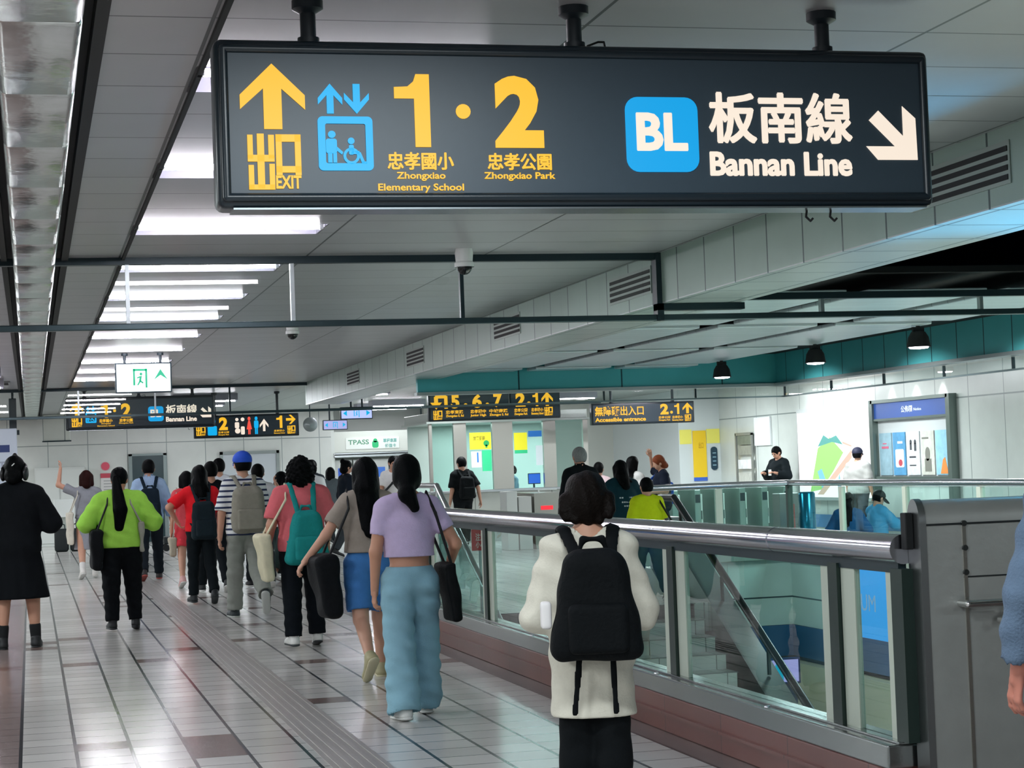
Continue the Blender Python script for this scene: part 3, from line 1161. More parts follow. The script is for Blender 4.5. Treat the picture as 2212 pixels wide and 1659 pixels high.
# left sloping glass guard
q = B()
q.tube([(-1.4, 1.1, 1.33), (-1.4, .0, 1.33), (-1.4, -5.2, 1.33 - 5.2 * .466)], .028, 12)
q.tube([(-1.4, .0, 1.33), (-1.4, .0, 0)], .022, 10)
q.done('guard_rail', M('#d9dede', .2, .9), t, True)
q = B()
q.prism([(0, 1.3), (-5.2, 1.3 - 5.2 * .466), (-5.2, .5 - 5.2 * .466), (0, .1)], -1.405, -1.395, 'yz')
q.done('guard_pane', GLASS, t)
t = thing('notice_stand', 'small red notice with pale writing standing at the head of the stairs', 'notice', (4.5, 19.6, 0))
q = B()
q.box(-.09, .09, 0, .02, .64, .86, .004)
q.done('board', M('#d8303c', .5), t)
lettering('注意', (-.05, .05, .74, .82), 0, CREAM if 0 else M('#f0dcd8', .5), t)
lettering('小心', (-.05, .05, .67, .73), 0, M('#f0dcd8', .5), t)
q = B()
q.cyl((0, .03, 0), (0, .03, .8), .015)
q.cyl((0, .03, 0), (0, .03, .02), .12)
q.done('stand', STEEL, t)

# lower hall: lit poster and information screen
t = thing('lit_poster', 'bright blue lit poster on the well wall behind the glass', 'poster', (10.75, 24.4, -.95))
q = B()
q.box(-.03, 0, -2.6, .0, -.0, .98)
q.done('lit_panel', M('#0a9cf0', .5, emit=.95), t)
q = B()
q.box(-.04, 0, -.0, .05, -.02, 1.0)
q.done('frame', WHITE, t)
lettering('UM', (-.30, -.75, .36, .58), -.03, M('#8fb0d8', .5, emit=.4), t, 0, face='-x')
t = thing('information_screen', 'small lit information screen on a dark pillar at the foot of the well', 'screen', (9.9, 24.9, -2.1))
q = B()
q.box(-.17, .19, .02, .3, 0, .5)
q.done('pillar', M('#1d3a55', .4), t)
q = B()
q.box(-.21, .23, -.02, .02, .5, .86, .01)
q.done('screen_frame', M('#1d3a66', .4), t)
q = B()
q.box(-.18, .20, -.024, -.02, .53, .83)
q.done('display', M('#b4a8e8', .5, emit=.9), t)
shapes('display_figure', [[(-.16, .56), (-.02, .56), (-.04, .8), (-.1, .82), (-.17, .7)]], -.025, M('#00a8c8', .5, emit=.8), t)

# ------------------------------------------------------------------ information booth
t = thing('information_booth', 'glass and steel information booth with yellow notices in its windows', 'booth', (7.75, 38, 0))
q = B()
q.box(0, 3.3, 0, 2.6, 2.44, 2.62, .01)
q.box(-.06, 3.36, -.08, 2.6, 2.4, 2.44)
q.done('roof', M('#9aa19c', .3, .6), t)
q = B()
q.box(0, 3.3, 0, .2, 0, 1.0)
q.done('lower_panel', gridmat('#a9aaa4', '#5d605c', [(0, .8, .1, .012)], rough=.28, metal=.7, var=.03), t)
q = B()
q.box(-.04, 3.34, -.12, .3, 1.0, 1.05, .01)
q.done('counter', STEEL, t)
for x0, x1 in ((.5, .76), (1.3, 1.72), (2.36, 2.62), (3.2, 3.3), (0, .06)):
    q = B()
    q.box(x0, x1, -.01, .1, 1.05, 2.44)
    q.done('column', M('#b3afa8', .28, .8), t)
for x0, x1 in ((.06, .5), (.76, 1.3), (1.72, 2.36), (2.62, 3.2)):
    q = B()
    q.box(x0, x1, .03, .04, 1.05, 2.4)
    q.done('window_pane', GLASS, t)
q = B()
q.box(.05, 3.25, 2.5, 2.55, 1.0, 2.4)
q.done('back_panel', M('#cfe2dc', .5), t)
q = B()
q.box(.83, 1.27, .0, .02, 1.86, 2.2)
q.done('yellow_notice', M('#f2ea2e', .5, emit=.35), t)
q = B()
q.box(1.75, 2.02, .0, .02, 1.82, 2.17)
q.done('yellow_notice', M('#f2ea2e', .5, emit=.35), t)
shapes('notice_mark', [disc(1.17, 1.98, .06), rect(1.15, 1.19, 1.89, 1.95)], -.001, M('#1f9a52', .5), t)
lettering('旅客服務', (.9, 1.15, 2.04, 2.13), 0, M('#8a7d18', .5), t)
q = B()
q.box(1.08, 1.27, .0, .02, 1.42, 1.84)
q.done('green_notice', M('#35c98a', .5, emit=.1), t)
q = B()
q.box(1.76, 2.02, .0, .02, 1.75, 1.82)
q.done('green_notice', M('#35c98a', .5, emit=.1), t)
q = B()
q.box(.85, 1.06, .0, .02, 1.5, 1.82)
q.done('white_notice', M('#dbe6ea', .5), t)
q = B()
q.box(2.2, 2.34, .0, .02, 1.5, 1.9)
q.done('white_notice', M('#dbe6ea', .5), t)
q = B()
q.box(.97, 1.0, -.002, .0, 1.6, 1.8)
q.done('blue_notice', M('#2a74c4', .5), t)
q = B()
q.box(2.05, 2.33, .0, .02, 2.08, 2.2)
q.done('blue_notice', M('#2a74c4', .5), t)
area('booth_light', (9.3, 39.3, 2.38), (2.4, 1.6), 50, (.95, 1, 1))
t = thing('monitor', 'blue-screened monitor inside the information booth', 'monitor', (9.98, 38.35, 1.02))
q = B()
q.box(-.13, .13, -.02, .02, .1, .32, .008)
q.cyl((0, .03, 0), (0, .03, .15), .02)
q.cyl((0, .03, 0), (0, .03, .02), .09)
q.done('casing', M('#1d2a3a', .4), t)
q = B()
q.box(-.12, .12, -.023, -.02, .115, .305)
q.done('screen', M('#2a6ff0', .5, emit=.9), t)

# steel gate beside the booth with a red indicator, and low cabinets
t = thing('fare_gate', 'wide steel fare gate with a red lit indicator in front of the booth', 'fare gate', (8.75, 33.6, 0))
q = B()
q.prism([(0, 0), (.55, 0), (.55, .62), (.42, 1.0), (-.02, 1.0), (-.02, .1)], 0, 1.4, 'xz')
q.done('cabinet', M('#a8a79f', .3, .7), t)
q = B()
q.box(.1, .32, -.012, 0, .70, .77)
q.done('indicator', M('#ff2a35', .5, emit=1.4), t)
q = B()
q.tube([(.46, -.02, 1.02), (.62, -.02, .58)], .014)
q.tube([(.06, -.02, 1.0), (.06, -.02, 1.06), (.4, -.02, 1.06)], .012)
q.done('guard_rail', WHITE, t)
t = thing('cabinet', 'pair of pale low cabinets left of the red-lit fare gate', 'cabinet', (8.22, 33.6, 0))
q = B()
q.box(0, .2, 0, .5, 0, 1.05, .01)
q.done('body', M('#cfd3cf', .4), t)
q = B()
q.box(.22, .46, 0, .5, 0, .95, .01)
q.done('side_unit', M('#c4c6c2', .4), t)

# row of fare gates behind the far balustrade
g0 = None
for k in range(6):
    x = 11.45 + k * .44
    lb = 'narrow steel fare gate behind the far balustrade, ' + ['first', 'second', 'third', 'fourth', 'fifth', 'sixth'][k] + ' from the stairs'
    if g0 is None:
        g0 = thing('fare_gate', lb, 'fare gate', (x, 34, 0), 0, 'row of fare gates')
        q = B()
        q.box(0, .13, 0, 1.5, 0, .95, .02)
        q.done('cabinet', M('#7f958c', .3, .6), g0)
        q = B()
        q.box(.13, .30, .4, .44, .25, .85, .01)
        q.done('flap', M('#cfe0d6', .3), g0)
        q = B()
        q.box(.17, .28, .38, .40, .38, .54)
        q.done('reader', M('#3b4a47', .4), g0)
        q = B()
        q.box(.02, .11, -.01, 0, .7, .85)
        q.done('display', M('#1b2b2e', .3), g0)
    else:
        gk = dup(g0, (x, 34, 0), lb)
        if k == 3:
            shapes('green_arrow', [disc(.2, .62, .06)], .37, M('#10e070', .5, emit=1.2), gk)
t = thing('litter_bin', 'steel box bin with a red sticker behind the far balustrade corner', 'bin', (11.55, 28.6, 0))
q = B()
q.box(-.2, .12, -.15, .15, 0, .92, .01)
q.done('body', M('#86908c', .3, .7), t)
q = B()
q.box(-.02, .05, -.153, -.15, .25, .75)
q.done('sticker', M('#b35a52', .5), t)
t = thing('cylinder_bin', 'glossy blue cylindrical bin beside the steel box bin', 'bin', (11.83, 28.5, 0))
q = B()
q.lathe([(0, 0), (.13, 0), (.13, .9), (.11, .93), (0, .93)], n=28)
q.done('body', M('#1f86a6', .2, .7), t, True)

# ------------------------------------------------------------------ right wall: map, notice board, rack, yellow banner
t = thing('lit_map', 'big glowing white area map in a light box on the right wall', 'map', (15, 36.2, .68))
q = B()
q.box(-.1, 0, -3.45, .06, -.06, 1.74)
q.done('frame', M('#c9cfce', .35, .5), t)
q = B()
q.box(-.11, -.1, -3.38, 0, 0, 1.66)
q.done('lit_panel', M('#fff7f8', .5, emit=1.6), t)


def wallshape(name, polys, x, mat, parent):
    b = B()
    for p in polys:
        b.prism(p, x - .004, x, 'yz')
    return b.done(name, mat, parent)


wallshape('map_green_area', [[(-.55, .1), (-1.0, .95), (-1.6, 1.15), (-2.2, .85), (-1.7, .5), (-1.1, .15)], [(-2.3, .05), (-2.3, .3), (-2.55, .3), (-2.6, .05)]], -.11, M('#b4f08c', .5, emit=1.0), t)
wallshape('map_teal_hills', [[(-1.0, .98), (-1.3, 1.2), (-1.55, 1.12), (-1.9, 1.18), (-2.2, 1.0), (-1.7, 1.06)]], -.112, M('#5fb8b0', .5, emit=.7), t)
wallshape('map_river', [[(-.95, .5), (-1.15, .55), (-1.35, .3), (-1.15, .15)], [(-1.9, .0), (-2.1, .0), (-2.0, .45), (-1.9, .3)]], -.114, M('#8adcf0', .5, emit=.9), t)
wallshape('map_road', [[(-.9, .05), (-1.2, .05), (-2.6, .75), (-2.6, .9)], [(-2.2, 1.02), (-2.6, .95), (-2.6, .98), (-2.2, 1.06)]], -.116, M('#f0cdb8', .5, emit=1.0), t)

t = thing('notice_board', 'glazed notice board with a blue header and five tall posters on the right wall', 'notice board', (15, 32.65, .95))
q = B()
for y in (0, -3.05):
    q.box(-.14, 0, y - .07, y + .07, -.95, 1.5)
q.box(-.12, 0, -3.05, 0, .05, .12)
q.box(-.12, 0, -3.05, 0, 1.12, 1.16)
q.box(-.14, 0, -3.05, 0, 1.44, 1.5)
q.done('frame', M('#6d7a75', .3, .7), t)
q = B()
q.box(-.1, -.06, -2.98, -.07, 1.16, 1.44)
q.done('header', M('#2f55a0', .4, emit=.12), t)
lettering('公佈欄', (-1.2, -1.65, 1.24, 1.36), -.1, M('#dfe6f0', .5, emit=.3), t, face='-x')
lettering('Notice', (-1.7, -2.0, 1.26, 1.31), -.1, M('#dfe6f0', .5, emit=.3), t, face='-x')
q = B()
q.box(-.03, -.0, -2.98, -.07, .12, 1.12)
q.done('backing', M('#c3c9c9', .5), t)
pc = [('#8fb0bd', '#c9607a'), ('#4f93bd', '#e8eef0'), ('#cdd2d4', '#3c3f45'), ('#c4c6bb', '#74756c'), ('#8fc3d6', '#e88a3c')]
for k, (c1, c2) in enumerate(pc):
    y1 = -.14 - k * .56
    y0 = y1 - .5
    q = B()
    q.box(-.05, -.035, y0, y1, .14, .9)
    p = q.done('poster', M(c1, .5, noise=(9, .3)), t)
    if k == 0:
        wallshape('poster_art', [rect(y0 + .12, y1 - .1, .62, .66), rect(y0 + .2, y1 - .15, .70, .72)], -.05, M(c2, .5), p)
    elif k == 1:
        wallshape('poster_art', [rrect(y0 + .06, y1 - .1, .28, .6, .04), rect(y0 + .1, y1 - .2, .7, .74)], -.05, M(c2, .5), p)
        wallshape('poster_art', [disc(y0 + .2, .36, .08, .06)], -.052, M('#b8424e', .5), p)
    elif k == 2:
        wallshape('poster_art', [disc(y0 + .33, .72, .04), rect(y0 + .3, y0 + .37, .58, .7), disc(y0 + .16, .72, .04), rect(y0 + .12, y0 + .2, .56, .7), rect(y0 + .15, y1 - .1, .44, .47), rect(y0 + .15, y1 - .1, .3, .32)], -.05, M(c2, .5), p)
    elif k == 3:
        wallshape('poster_art', [disc(y0 + .25, .5, .09, .12), rect(y0 + .12, y0 + .36, .2, .42), rect(y0 + .2, y1 - .05, .76, .79)], -.05, M(c2, .5), p)
    else:
        wallshape('poster_art', [[(y0 + .05, .16), (y1 - .16, .16), (y1 - .26, .4), (y0 + .16, .44)]], -.05, M(c2, .5), p)
t = thing('leaflet_rack', 'tall narrow rack of leaflets on the right wall beside the leaning man', 'rack', (15, 39.8, .9))
q = B()
q.box(-.1, -.06, -1.0, -.94, 0, 1.12)
q.box(-.1, -.06, -.06, 0, 0, 1.12)
q.box(-.1, -.06, -1, 0, 1.08, 1.14)
q.done('frame', M('#8d908a', .4, .4), t)
for z, c in ((.08, '#b9bbb2'), (.36, '#e6e8e6'), (.66, '#8a8c80'), (.88, '#6d7466')):
    q = B()
    q.box(-.08, -.03, -.9, -.1, z, z + .2)
    q.done('leaflets', M(c, .5, noise=(8, .4)), t)
t = thing('wall_panel', 'blank white panel on the right wall above the leaning man', 'panel', (15, 38.75, 1.74))
q = B()
q.box(-.05, 0, -.9, 0, 0, .6, .01)
q.done('board', M('#e8ecee', .4), t)
t = thing('wall_banner', 'tall yellow banner with a blue foot on the pale corner wall', 'banner', (14.35, 41, 1.02))
q = B()
q.box(0, .31, -.03, 0, .08, 1.12)
q.done('cloth', M('#f2c81e', .5), t)
q = B()
q.box(0, .31, -.03, 0, 0, .08)
q.done('foot_band', M('#3a64c8', .5), t)
lettering('出口', (.13, .24, .72, .86), -.03, M('#c79a10', .5), t)
for k, (x0, x1) in enumerate(((14.05, 14.33), (14.68, 14.99))):
    t = thing('yellow_band', 'pale yellow band on the corner wall, ' + ['left', 'right'][k] + ' of the tall banner', 'wall band', (x0, 41, 1.85))
    q = B()
    q.box(0, x1 - x0, -.012, 0, 0, .32)
    q.done('sheet', M('#efe66a', .5), t)
t = thing('oval_sign', 'tall dark oval sign with small pale marks on the corner wall', 'sign', (14.84, 41, 1.25))
q = B()
q.prism(rrect(-.075, .075, 0, .52, .07), -.03, 0)
q.done('plate', M('#1c3a4c', .35), t)
shapes('marks', [rect(-.04, .04, .1 + .09 * k, .12 + .09 * k) for k in range(4)], -.03, M('#8fb3c4', .5), t)
t = thing('wheelchair_sign', 'blue and white wheelchair sign standing before the grey recess', 'sign', (14.37, 45.5, 1.42))
q = B()
q.box(-.11, .11, -.02, .0, .08, .42, .005)
q.done('plate', M('#dfe9f2', .5), t)
q = B()
q.box(-.11, .11, -.025, 0, 0, .1)
q.box(-.085, .085, -.024, -.02, .15, .37)
q.done('blue_field', M('#2272c8', .5), t)
shapes('wheelchair_symbol', [disc(.0, .23, .045), disc(-.01, .33, .018), rect(-.025, .01, .24, .31)], -.024, M('#e8f0f6', .5), t)
q = B()
q.cyl((0, .02, -1.42), (0, .02, .2), .02)
q.cyl((0, .02, -1.42), (0, .02, -1.4), .15)
q.done('stand', STEEL, t)
t = thing('ceiling_box_sign', 'flat white box with a yellow edge hanging before the grey recess', 'box', (14.4, 45.2, 2.3))
q = B()
q.box(0, .7, 0, .2, 0, .16, .01)
q.done('box', M('#c9c8b4', .4), t)
q = B()
q.box(.05, .65, -.005, 0, .09, .15)
q.done('yellow_strip', M('#e8b838', .5), t)
q = B()
q.cyl((.2, .1, .16), (.2, .1, .75), .015)
q.cyl((.5, .1, .16), (.5, .1, .75), .015)
q.done('hanger', FRAME, t)

# ------------------------------------------------------------------ ticket counter alcove
t = thing('ticket_counter', 'long white ticket counter alcove with a pale header of green letters', 'ticket counter', (7.3, 47.5, 0))
q = B()
q.box(0, 2.35, 0, .25, 1.98, 2.5)
q.done('header', M('#dfe2da', .4), t)
q = B()
q.box(.28, 1.62, -.02, 0, 2.06, 2.34)
q.done('header_panel', M('#f2f6f0', .5, emit=.05), t)
lettering('TPASS', (.34, .86, 2.17, 2.29), -.02, M('#5f9a7c', .5), t, .02)
shapes('bag_mark', [rrect(.94, 1.1, 2.08, 2.25, .05), disc(1.02, 2.26, .05)], -.022, M('#2ec07a', .5), t)
lettering('單程車票', (1.22, 1.56, 2.2, 2.3), -.02, M('#6fb0a8', .5), t)
lettering('儲值卡', (1.26, 1.54, 2.08, 2.17), -.02, M('#6fb0a8', .5), t)
q = B()
q.box(-.02, 2.37, -.06, .1, 1.86, 1.92, .01)
q.box(-.02, 2.37, -.04, .1, 1.94, 1.97)
q.done('light_rail', STEEL, t)
q = B()
q.box(.02, 2.33, .02, .1, 1.92, 1.94)
q.done('dark_gap', BLACK, t)
q = B()
q.box(0, 2.35, .1, .5, 0, .95)
q.done('counter', M('#c9ccc4', .4), t)
for k in range(4):
    q = B()
    q.box(.05 + k * .46, .47 + k * .46, .3, .5, .95, 1.8)
    mpart = q.done('machine', M('#e3e6e2', .4), t)
    q = B()
    q.box(.12 + k * .46, .38 + k * .46, .29, .3, 1.35, 1.6)
    q.done('display', M(['#2a5fd0', '#1d2b3a', '#3c78d8', '#1d2b3a'][k], .4, emit=.4), mpart)
q = B()
q.box(2.0, 2.33, .22, .25, 1.0, 1.85)
q.done('pink_poster', M('#f0c9d4', .5, emit=.15), t)
area('counter_light', (8.5, 46.9, 2.9), (2, .5), 18, COOL)

# ------------------------------------------------------------------ things along the far left wall
t = thing('round_sign', 'round red sign on the far wall above the red-bordered notice', 'sign', (1.75, 47.5, 1.85))
q = B()
q.cyl((0, -.03, 0), (0, 0, 0), .1, n=24)
q.done('disc', M('#e0566c', .5), t)
t = thing('wall_notice', 'white notice with a red top bar under the round red sign', 'notice', (1.88, 47.5, 1.2))
q = B()
q.box(-.25, .25, -.02, 0, 0, .48, .004)
q.done('sheet', M('#e6e4e2', .5), t)
q = B()
q.box(-.25, .25, -.026, -.02, .37, .48)
q.done('red_bar', M('#cf4a5c', .5), t)
shapes('lines', [rect(-.18, .18, .08 + .07 * k, .1 + .07 * k) for k in range(4)], -.02, M('#a9a8a8', .5), t)
t = thing('service_cabinet', 'wide pale grey service cabinet against the far left wall', 'cabinet', (.1, 46.88, 0))
q = B()
q.box(0, 1.15, 0, .58, 0, 1.86, .01)
q.done('body', M('#cdd1cd', .4), t)
for k in range(2):
    q = B()
    q.box(.03 + k * .56, .55 + k * .56, -.015, 0, .08, 1.8)
    dd = q.done('door', M('#d3d7d3', .4), t)
    q = B()
    q.box(.48 if k == 0 else .62, .52 if k == 0 else .66, -.03, -.015, .9, 1.1)
    q.done('handle', FRAME, dd)
t = thing('service_desk', 'small white counter box before the grey service cabinet', 'desk', (.5, 44.5, 0))
q = B()
q.box(0, .42, 0, .5, .72, 1.12, .01)
q.done('top_box', WHITE, t)
q = B()
q.box(.04, .38, .05, .45, 0, .72)
q.done('plinth', M('#a9b0a8', .4), t)
for k in range(2):
    t = thing('duffel_bag', 'black bag on the floor by the white counter box, ' + ['left', 'right'][k] + ' of two', 'bag', (.62 + k * .33, 43.2, 0), 0, 'black bags by the far wall')
    q = B()
    q.box(-.15, .15, -.12, .12, 0, .5, .06)
    q.done('body', M('#0d181a', .6), t, True)
    q = B()
    q.tube([(-.08, 0, .48), (-.07, 0, .58), (0, 0, .61), (.07, 0, .58), (.08, 0, .48)], .012, 8)
    q.done('handle', M('#2c3f3e', .5), t, True)
t = thing('luggage_cart', 'low dark folding cart on the floor under the dark far door', 'cart', (2.95, 41.0, 0))
q = B()
q.box(-.3, .3, -.2, .2, .14, .3, .03)
q.done('tray', M('#101b1c', .6), t)
q = B()
for sx in (-.25, .25):
    for sy in (-.2, .2):
        q.cyl((sx, sy - .02, .07), (sx, sy + .02, .07), .07, n=14)
q.done('wheel', BLACK, t)
q = B()
q.tube([(-.28, 0, .25), (.1, 0, .42), (.3, 0, .3)], .014, 8)
q.done('handle', M('#b9c0bd', .3, .8), t)
t = thing('information_pillar', 'pale bluish advert pillar with a red base panel at the far left edge', 'pillar', (-.62, 33, 0))
q = B()
q.box(-.4, .42, 0, .3, 1.42, 2.42, .01)
q.done('panel', M('#cfdcea', .4, emit=.12), t)
q = B()
q.box(-.4, .42, .02, .28, 0, 1.2)
q.done('base', M('#b7bfc4', .4), t)
q = B()
q.box(-.4, .42, -.01, .3, 1.2, 1.42)
q.done('red_panel', M('#e01f30', .5, emit=.15), t)
shapes('circle_mark', [disc(.3, 1.31, .06)], -.01, M('#f0b8bc', .5), t)
shapes('blue_mark', [rect(.14, .3, 2.03, 2.15)], 0, M('#1e3a78', .5), t)
lettering('TPE', (.12, .4, 1.72, 1.88), 0, M('#a9b4c6', .5), t)
t = thing('ceiling_speaker_column', 'dark slim loudspeaker column hanging near the far left ceiling', 'loudspeaker', (-.26, 33.4, 2.38))
q = B()
q.box(-.06, .06, -.06, .06, 0, .55, .01)
q.box(-.02, .1, -.05, .05, -.06, .02)
q.done('body', M('#1b2a30', .5), t)
q = B()
q.cyl((0, 0, .5), (0, 0, .68), .02)
q.done('bracket', FRAME, t)
t = thing('bulkhead_box', 'pale boxed bulkhead unit under the far left ceiling', 'bulkhead', (.3, 45, 2.45))
q = B()
q.box(0, .6, 0, 1, 0, .595, .01)
q.done('casing', gridmat('#c3c9c0', '#6b7672', [(0, .48, 0, .02)], rough=.4), t)
q = B()
q.box(-.02, .62, -.03, 0, -.03, .0)
q.done('lip', FRAME, t)
t = thing('ceiling_grille', 'small ceiling grille with dark slots left of the duct', 'air vent', (-.42, 30.5, 3.05))
q = B()
q.box(-.16, .16, -.4, .4, -.02, 0)
q.done('frame', M('#9aa09f', .4), t)
q = B()
for k in range(4):
    q.box(-.13, .13, -.32 + k * .18, -.24 + k * .18, -.024, -.02)
q.done('slot', BLACK, t)

# ------------------------------------------------------------------ people: smooth blended bodies and clothes


class Field:
    """union of rounded shapes turned into one smooth closed surface"""

    def __init__(self, h):
        self.h = h
        self.p = []

    def add(self, fn, lo, hi, k=.02, op='u'):
        self.p.append((fn, np.array(lo, float), np.array(hi, float), k, op))
        return self

    def cap(self, a, b, ra, rb=None, k=.02, flat=None, op='u'):
        a = np.array(a, float)
        b = np.array(b, float)
        rb = ra if rb is None else rb
        ba = b - a
        n = None
        if flat:
            n = np.array(flat[0], float)
            n /= np.linalg.norm(n)
            s = 1 / flat[1] - 1
            ba = ba + n * (ba @ n) * s
        L = max(ba @ ba, 1e-12)

        def fn(X, Y, Z):
            px, py, pz = X - a[0], Y - a[1], Z - a[2]
            if n is not None:
                d = (px * n[0] + py * n[1] + pz * n[2]) * s
                px, py, pz = px + d * n[0], py + d * n[1], pz + d * n[2]
            t = np.clip((px * ba[0] + py * ba[1] + pz * ba[2]) / L, 0, 1)
            return np.sqrt((px - t * ba[0]) ** 2 + (py - t * ba[1]) ** 2 + (pz - t * ba[2]) ** 2) - (ra + (rb - ra) * t)
        r = max(ra, rb)
        return self.add(fn, np.minimum(a, b) - r, np.maximum(a, b) + r, k, op)

    def ell(self, c, r, rot=None, k=.02, op='u'):
        c = np.array(c, float)
        r = np.array(r, float)

        def fn(X, Y, Z):
            px, py, pz = X - c[0], Y - c[1], Z - c[2]
            if rot is not None:
                px, py, pz = (rot[0, 0] * px + rot[1, 0] * py + rot[2, 0] * pz, rot[0, 1] * px + rot[1, 1] * py + rot[2, 1] * pz, rot[0, 2] * px + rot[1, 2] * py + rot[2, 2] * pz)
            k0 = np.sqrt((px / r[0]) ** 2 + (py / r[1]) ** 2 + (pz / r[2]) ** 2)
            k1 = np.sqrt((px / r[0] ** 2) ** 2 + (py / r[1] ** 2) ** 2 + (pz / r[2] ** 2) ** 2)
            return k0 * (k0 - 1) / np.maximum(k1, 1e-6)
        m = r.max() if rot is not None else r
        return self.add(fn, c - m, c + m, k, op)

    def box(self, c, hs, rnd=.02, rot=None, k=.02, op='u', taper=0):
        c = np.array(c, float)
        hs = np.array(hs, float)

        def fn(X, Y, Z):
            px, py, pz = X - c[0], Y - c[1], Z - c[2]
            if rot is not None:
                px, py, pz = (rot[0, 0] * px + rot[1, 0] * py + rot[2, 0] * pz, rot[0, 1] * px + rot[1, 1] * py + rot[2, 1] * pz, rot[0, 2] * px + rot[1, 2] * py + rot[2, 2] * pz)
            sx = 1 - taper * (pz / hs[2])
            qx, qy, qz = np.abs(px) - hs[0] * sx + rnd, np.abs(py) - hs[1] * (1 - .5 * taper * (pz / hs[2])) + rnd, np.abs(pz) - hs[2] + rnd
            return np.sqrt(np.maximum(qx, 0) ** 2 + np.maximum(qy, 0) ** 2 + np.maximum(qz, 0) ** 2) + np.minimum(np.maximum(qx, np.maximum(qy, qz)), 0) - rnd
        m = (np.linalg.norm(hs) if rot is not None else hs * (1 + abs(taper)))
        return self.add(fn, c - m, c + m, k, op)

    def plane(self, pt, n):
        """keep what lies behind the plane"""
        pt = np.array(pt, float)
        n = np.array(n, float)
        n /= np.linalg.norm(n)
        return self.add(lambda X, Y, Z: (X - pt[0]) * n[0] + (Y - pt[1]) * n[1] + (Z - pt[2]) * n[2], (0, 0, 0), (0, 0, 0), 0, 'i')

    def fold(self, amp, fx, fy, fz, ph=0):
        """soft cloth folds"""
        return self.add(lambda X, Y, Z: amp * (np.sin(fx * X + 1.7 * np.sin(fz * .37 * Z + ph) + ph) * np.sin(fz * Z + fy * Y + 2 * np.sin(fx * .4 * X)) + .6 * np.sin(fz * 1.9 * Z + fx * .8 * X + ph)), (0, 0, 0), (0, 0, 0), 0, 'n')

    def grid(self):
        u = [p for p in self.p if p[4] == 'u']
        h = self.h
        lo = np.min([p[1] for p in u], 0) - 3 * h
        hi = np.max([p[2] for p in u], 0) + 3 * h
        n = np.ceil((hi - lo) / h).astype(int) + 1
        ax = [lo[i] + h * np.arange(n[i]) for i in range(3)]
        D = np.full(n, 1.0)
        for fn, a, b, k, op in self.p:
            if op in 'us':
                pad = k + 3 * h
                i0 = np.clip(np.floor((a - pad - lo) / h).astype(int), 0, n - 1)
                i1 = np.clip(np.ceil((b + pad - lo) / h).astype(int) + 1, 1, n)
            else:
                i0, i1 = np.zeros(3, int), n
            sl = tuple(slice(i0[i], i1[i]) for i in range(3))
            if any(i1 <= i0):
                continue
            d = fn(ax[0][sl[0]][:, None, None], ax[1][sl[1]][None, :, None], ax[2][sl[2]][None, None, :])
            c = D[sl]
            if op == 'u':
                if k > 0:
                    g = np.maximum(k - np.abs(c - d), 0) / k
                    D[sl] = np.minimum(c, d) - g * g * k * .25
                else:
                    D[sl] = np.minimum(c, d)
            elif op == 's':
                g = np.maximum(k - np.abs(c + d), 0) / max(k, 1e-6)
                D[sl] = np.maximum(c, -d) + g * g * k * .25
            elif op == 'i':
                D[sl] = np.maximum(c, d)
            else:
                D[sl] = c + d
        return D, lo

    def mesh(self):
        D, lo = self.grid()
        h = self.h
        ins = D < 0
        nx, ny, nz = D.shape
        cnt = np.zeros((nx - 1, ny - 1, nz - 1), np.int8)
        offs = [(i, j, k) for i in (0, 1) for j in (0, 1) for k in (0, 1)]
        for i, j, k in offs:
            cnt += ins[i:nx - 1 + i, j:ny - 1 + j, k:nz - 1 + k]
        act = (cnt > 0) & (cnt < 8)
        I = np.argwhere(act)
        idx = np.full(act.shape, -1, int)
        idx[act] = np.arange(len(I))
        vals = {o: D[I[:, 0] + o[0], I[:, 1] + o[1], I[:, 2] + o[2]] for o in offs}
        acc = np.zeros((len(I), 3))
        num = np.zeros(len(I))
        for o in offs:
            for a in range(3):
                if o[a]:
                    continue
                o2 = tuple(1 if q == a else o[q] for q in range(3))
                d0, d1 = vals[o], vals[o2]
                cr = (d0 < 0) != (d1 < 0)
                tt = np.where(cr, d0 / np.where(cr, d0 - d1, 1), 0)
                p = np.zeros((len(I), 3)) + np.array(o, float)
                p[:, a] += tt
                acc += p * cr[:, None]
                num += cr
        V = lo + h * (I + acc / num[:, None])
        F = []
        for a in range(3):
            b, c = (a + 1) % 3, (a + 2) % 3
            s0 = [slice(None)] * 3
            s1 = [slice(None)] * 3
            s0[a] = slice(0, -1)
            s1[a] = slice(1, None)
            A, Bn = ins[tuple(s0)], ins[tuple(s1)]
            E = np.argwhere(A != Bn)
            E = E[(E[:, b] > 0) & (E[:, c] > 0) & (E[:, b] < D.shape[b] - 1) & (E[:, c] < D.shape[c] - 1)]
            if not len(E):
                continue
            fl = A[tuple(E.T)]

            def cell(db, dc):
                q = E.copy()
                q[:, b] -= db
                q[:, c] -= dc
                return idx[tuple(q.T)]
            q = np.stack((cell(1, 1), cell(0, 1), cell(0, 0), cell(1, 0)), 1)
            q[~fl] = q[~fl][:, ::-1]
            F.append(q)
        F = np.concatenate(F) if F else np.zeros((0, 4), int)
        return V, F


def put(name, VF, mat, parent, off=(0, 0, 0)):
    V, F = VF
    me = bpy.data.meshes.new(name)
    V = V - np.array(off)
    me.vertices.add(len(V))
    me.vertices.foreach_set('co', V.astype(np.float32).ravel())
    me.loops.add(len(F) * 4)
    me.loops.foreach_set('vertex_index', F.astype(np.int32).ravel())
    me.polygons.add(len(F))
    me.polygons.foreach_set('loop_start', np.arange(0, len(F) * 4, 4, dtype=np.int32))
    me.polygons.foreach_set('use_smooth', np.ones(len(F), bool))
    me.update(calc_edges=True)
    return link(name, me, mat, parent)


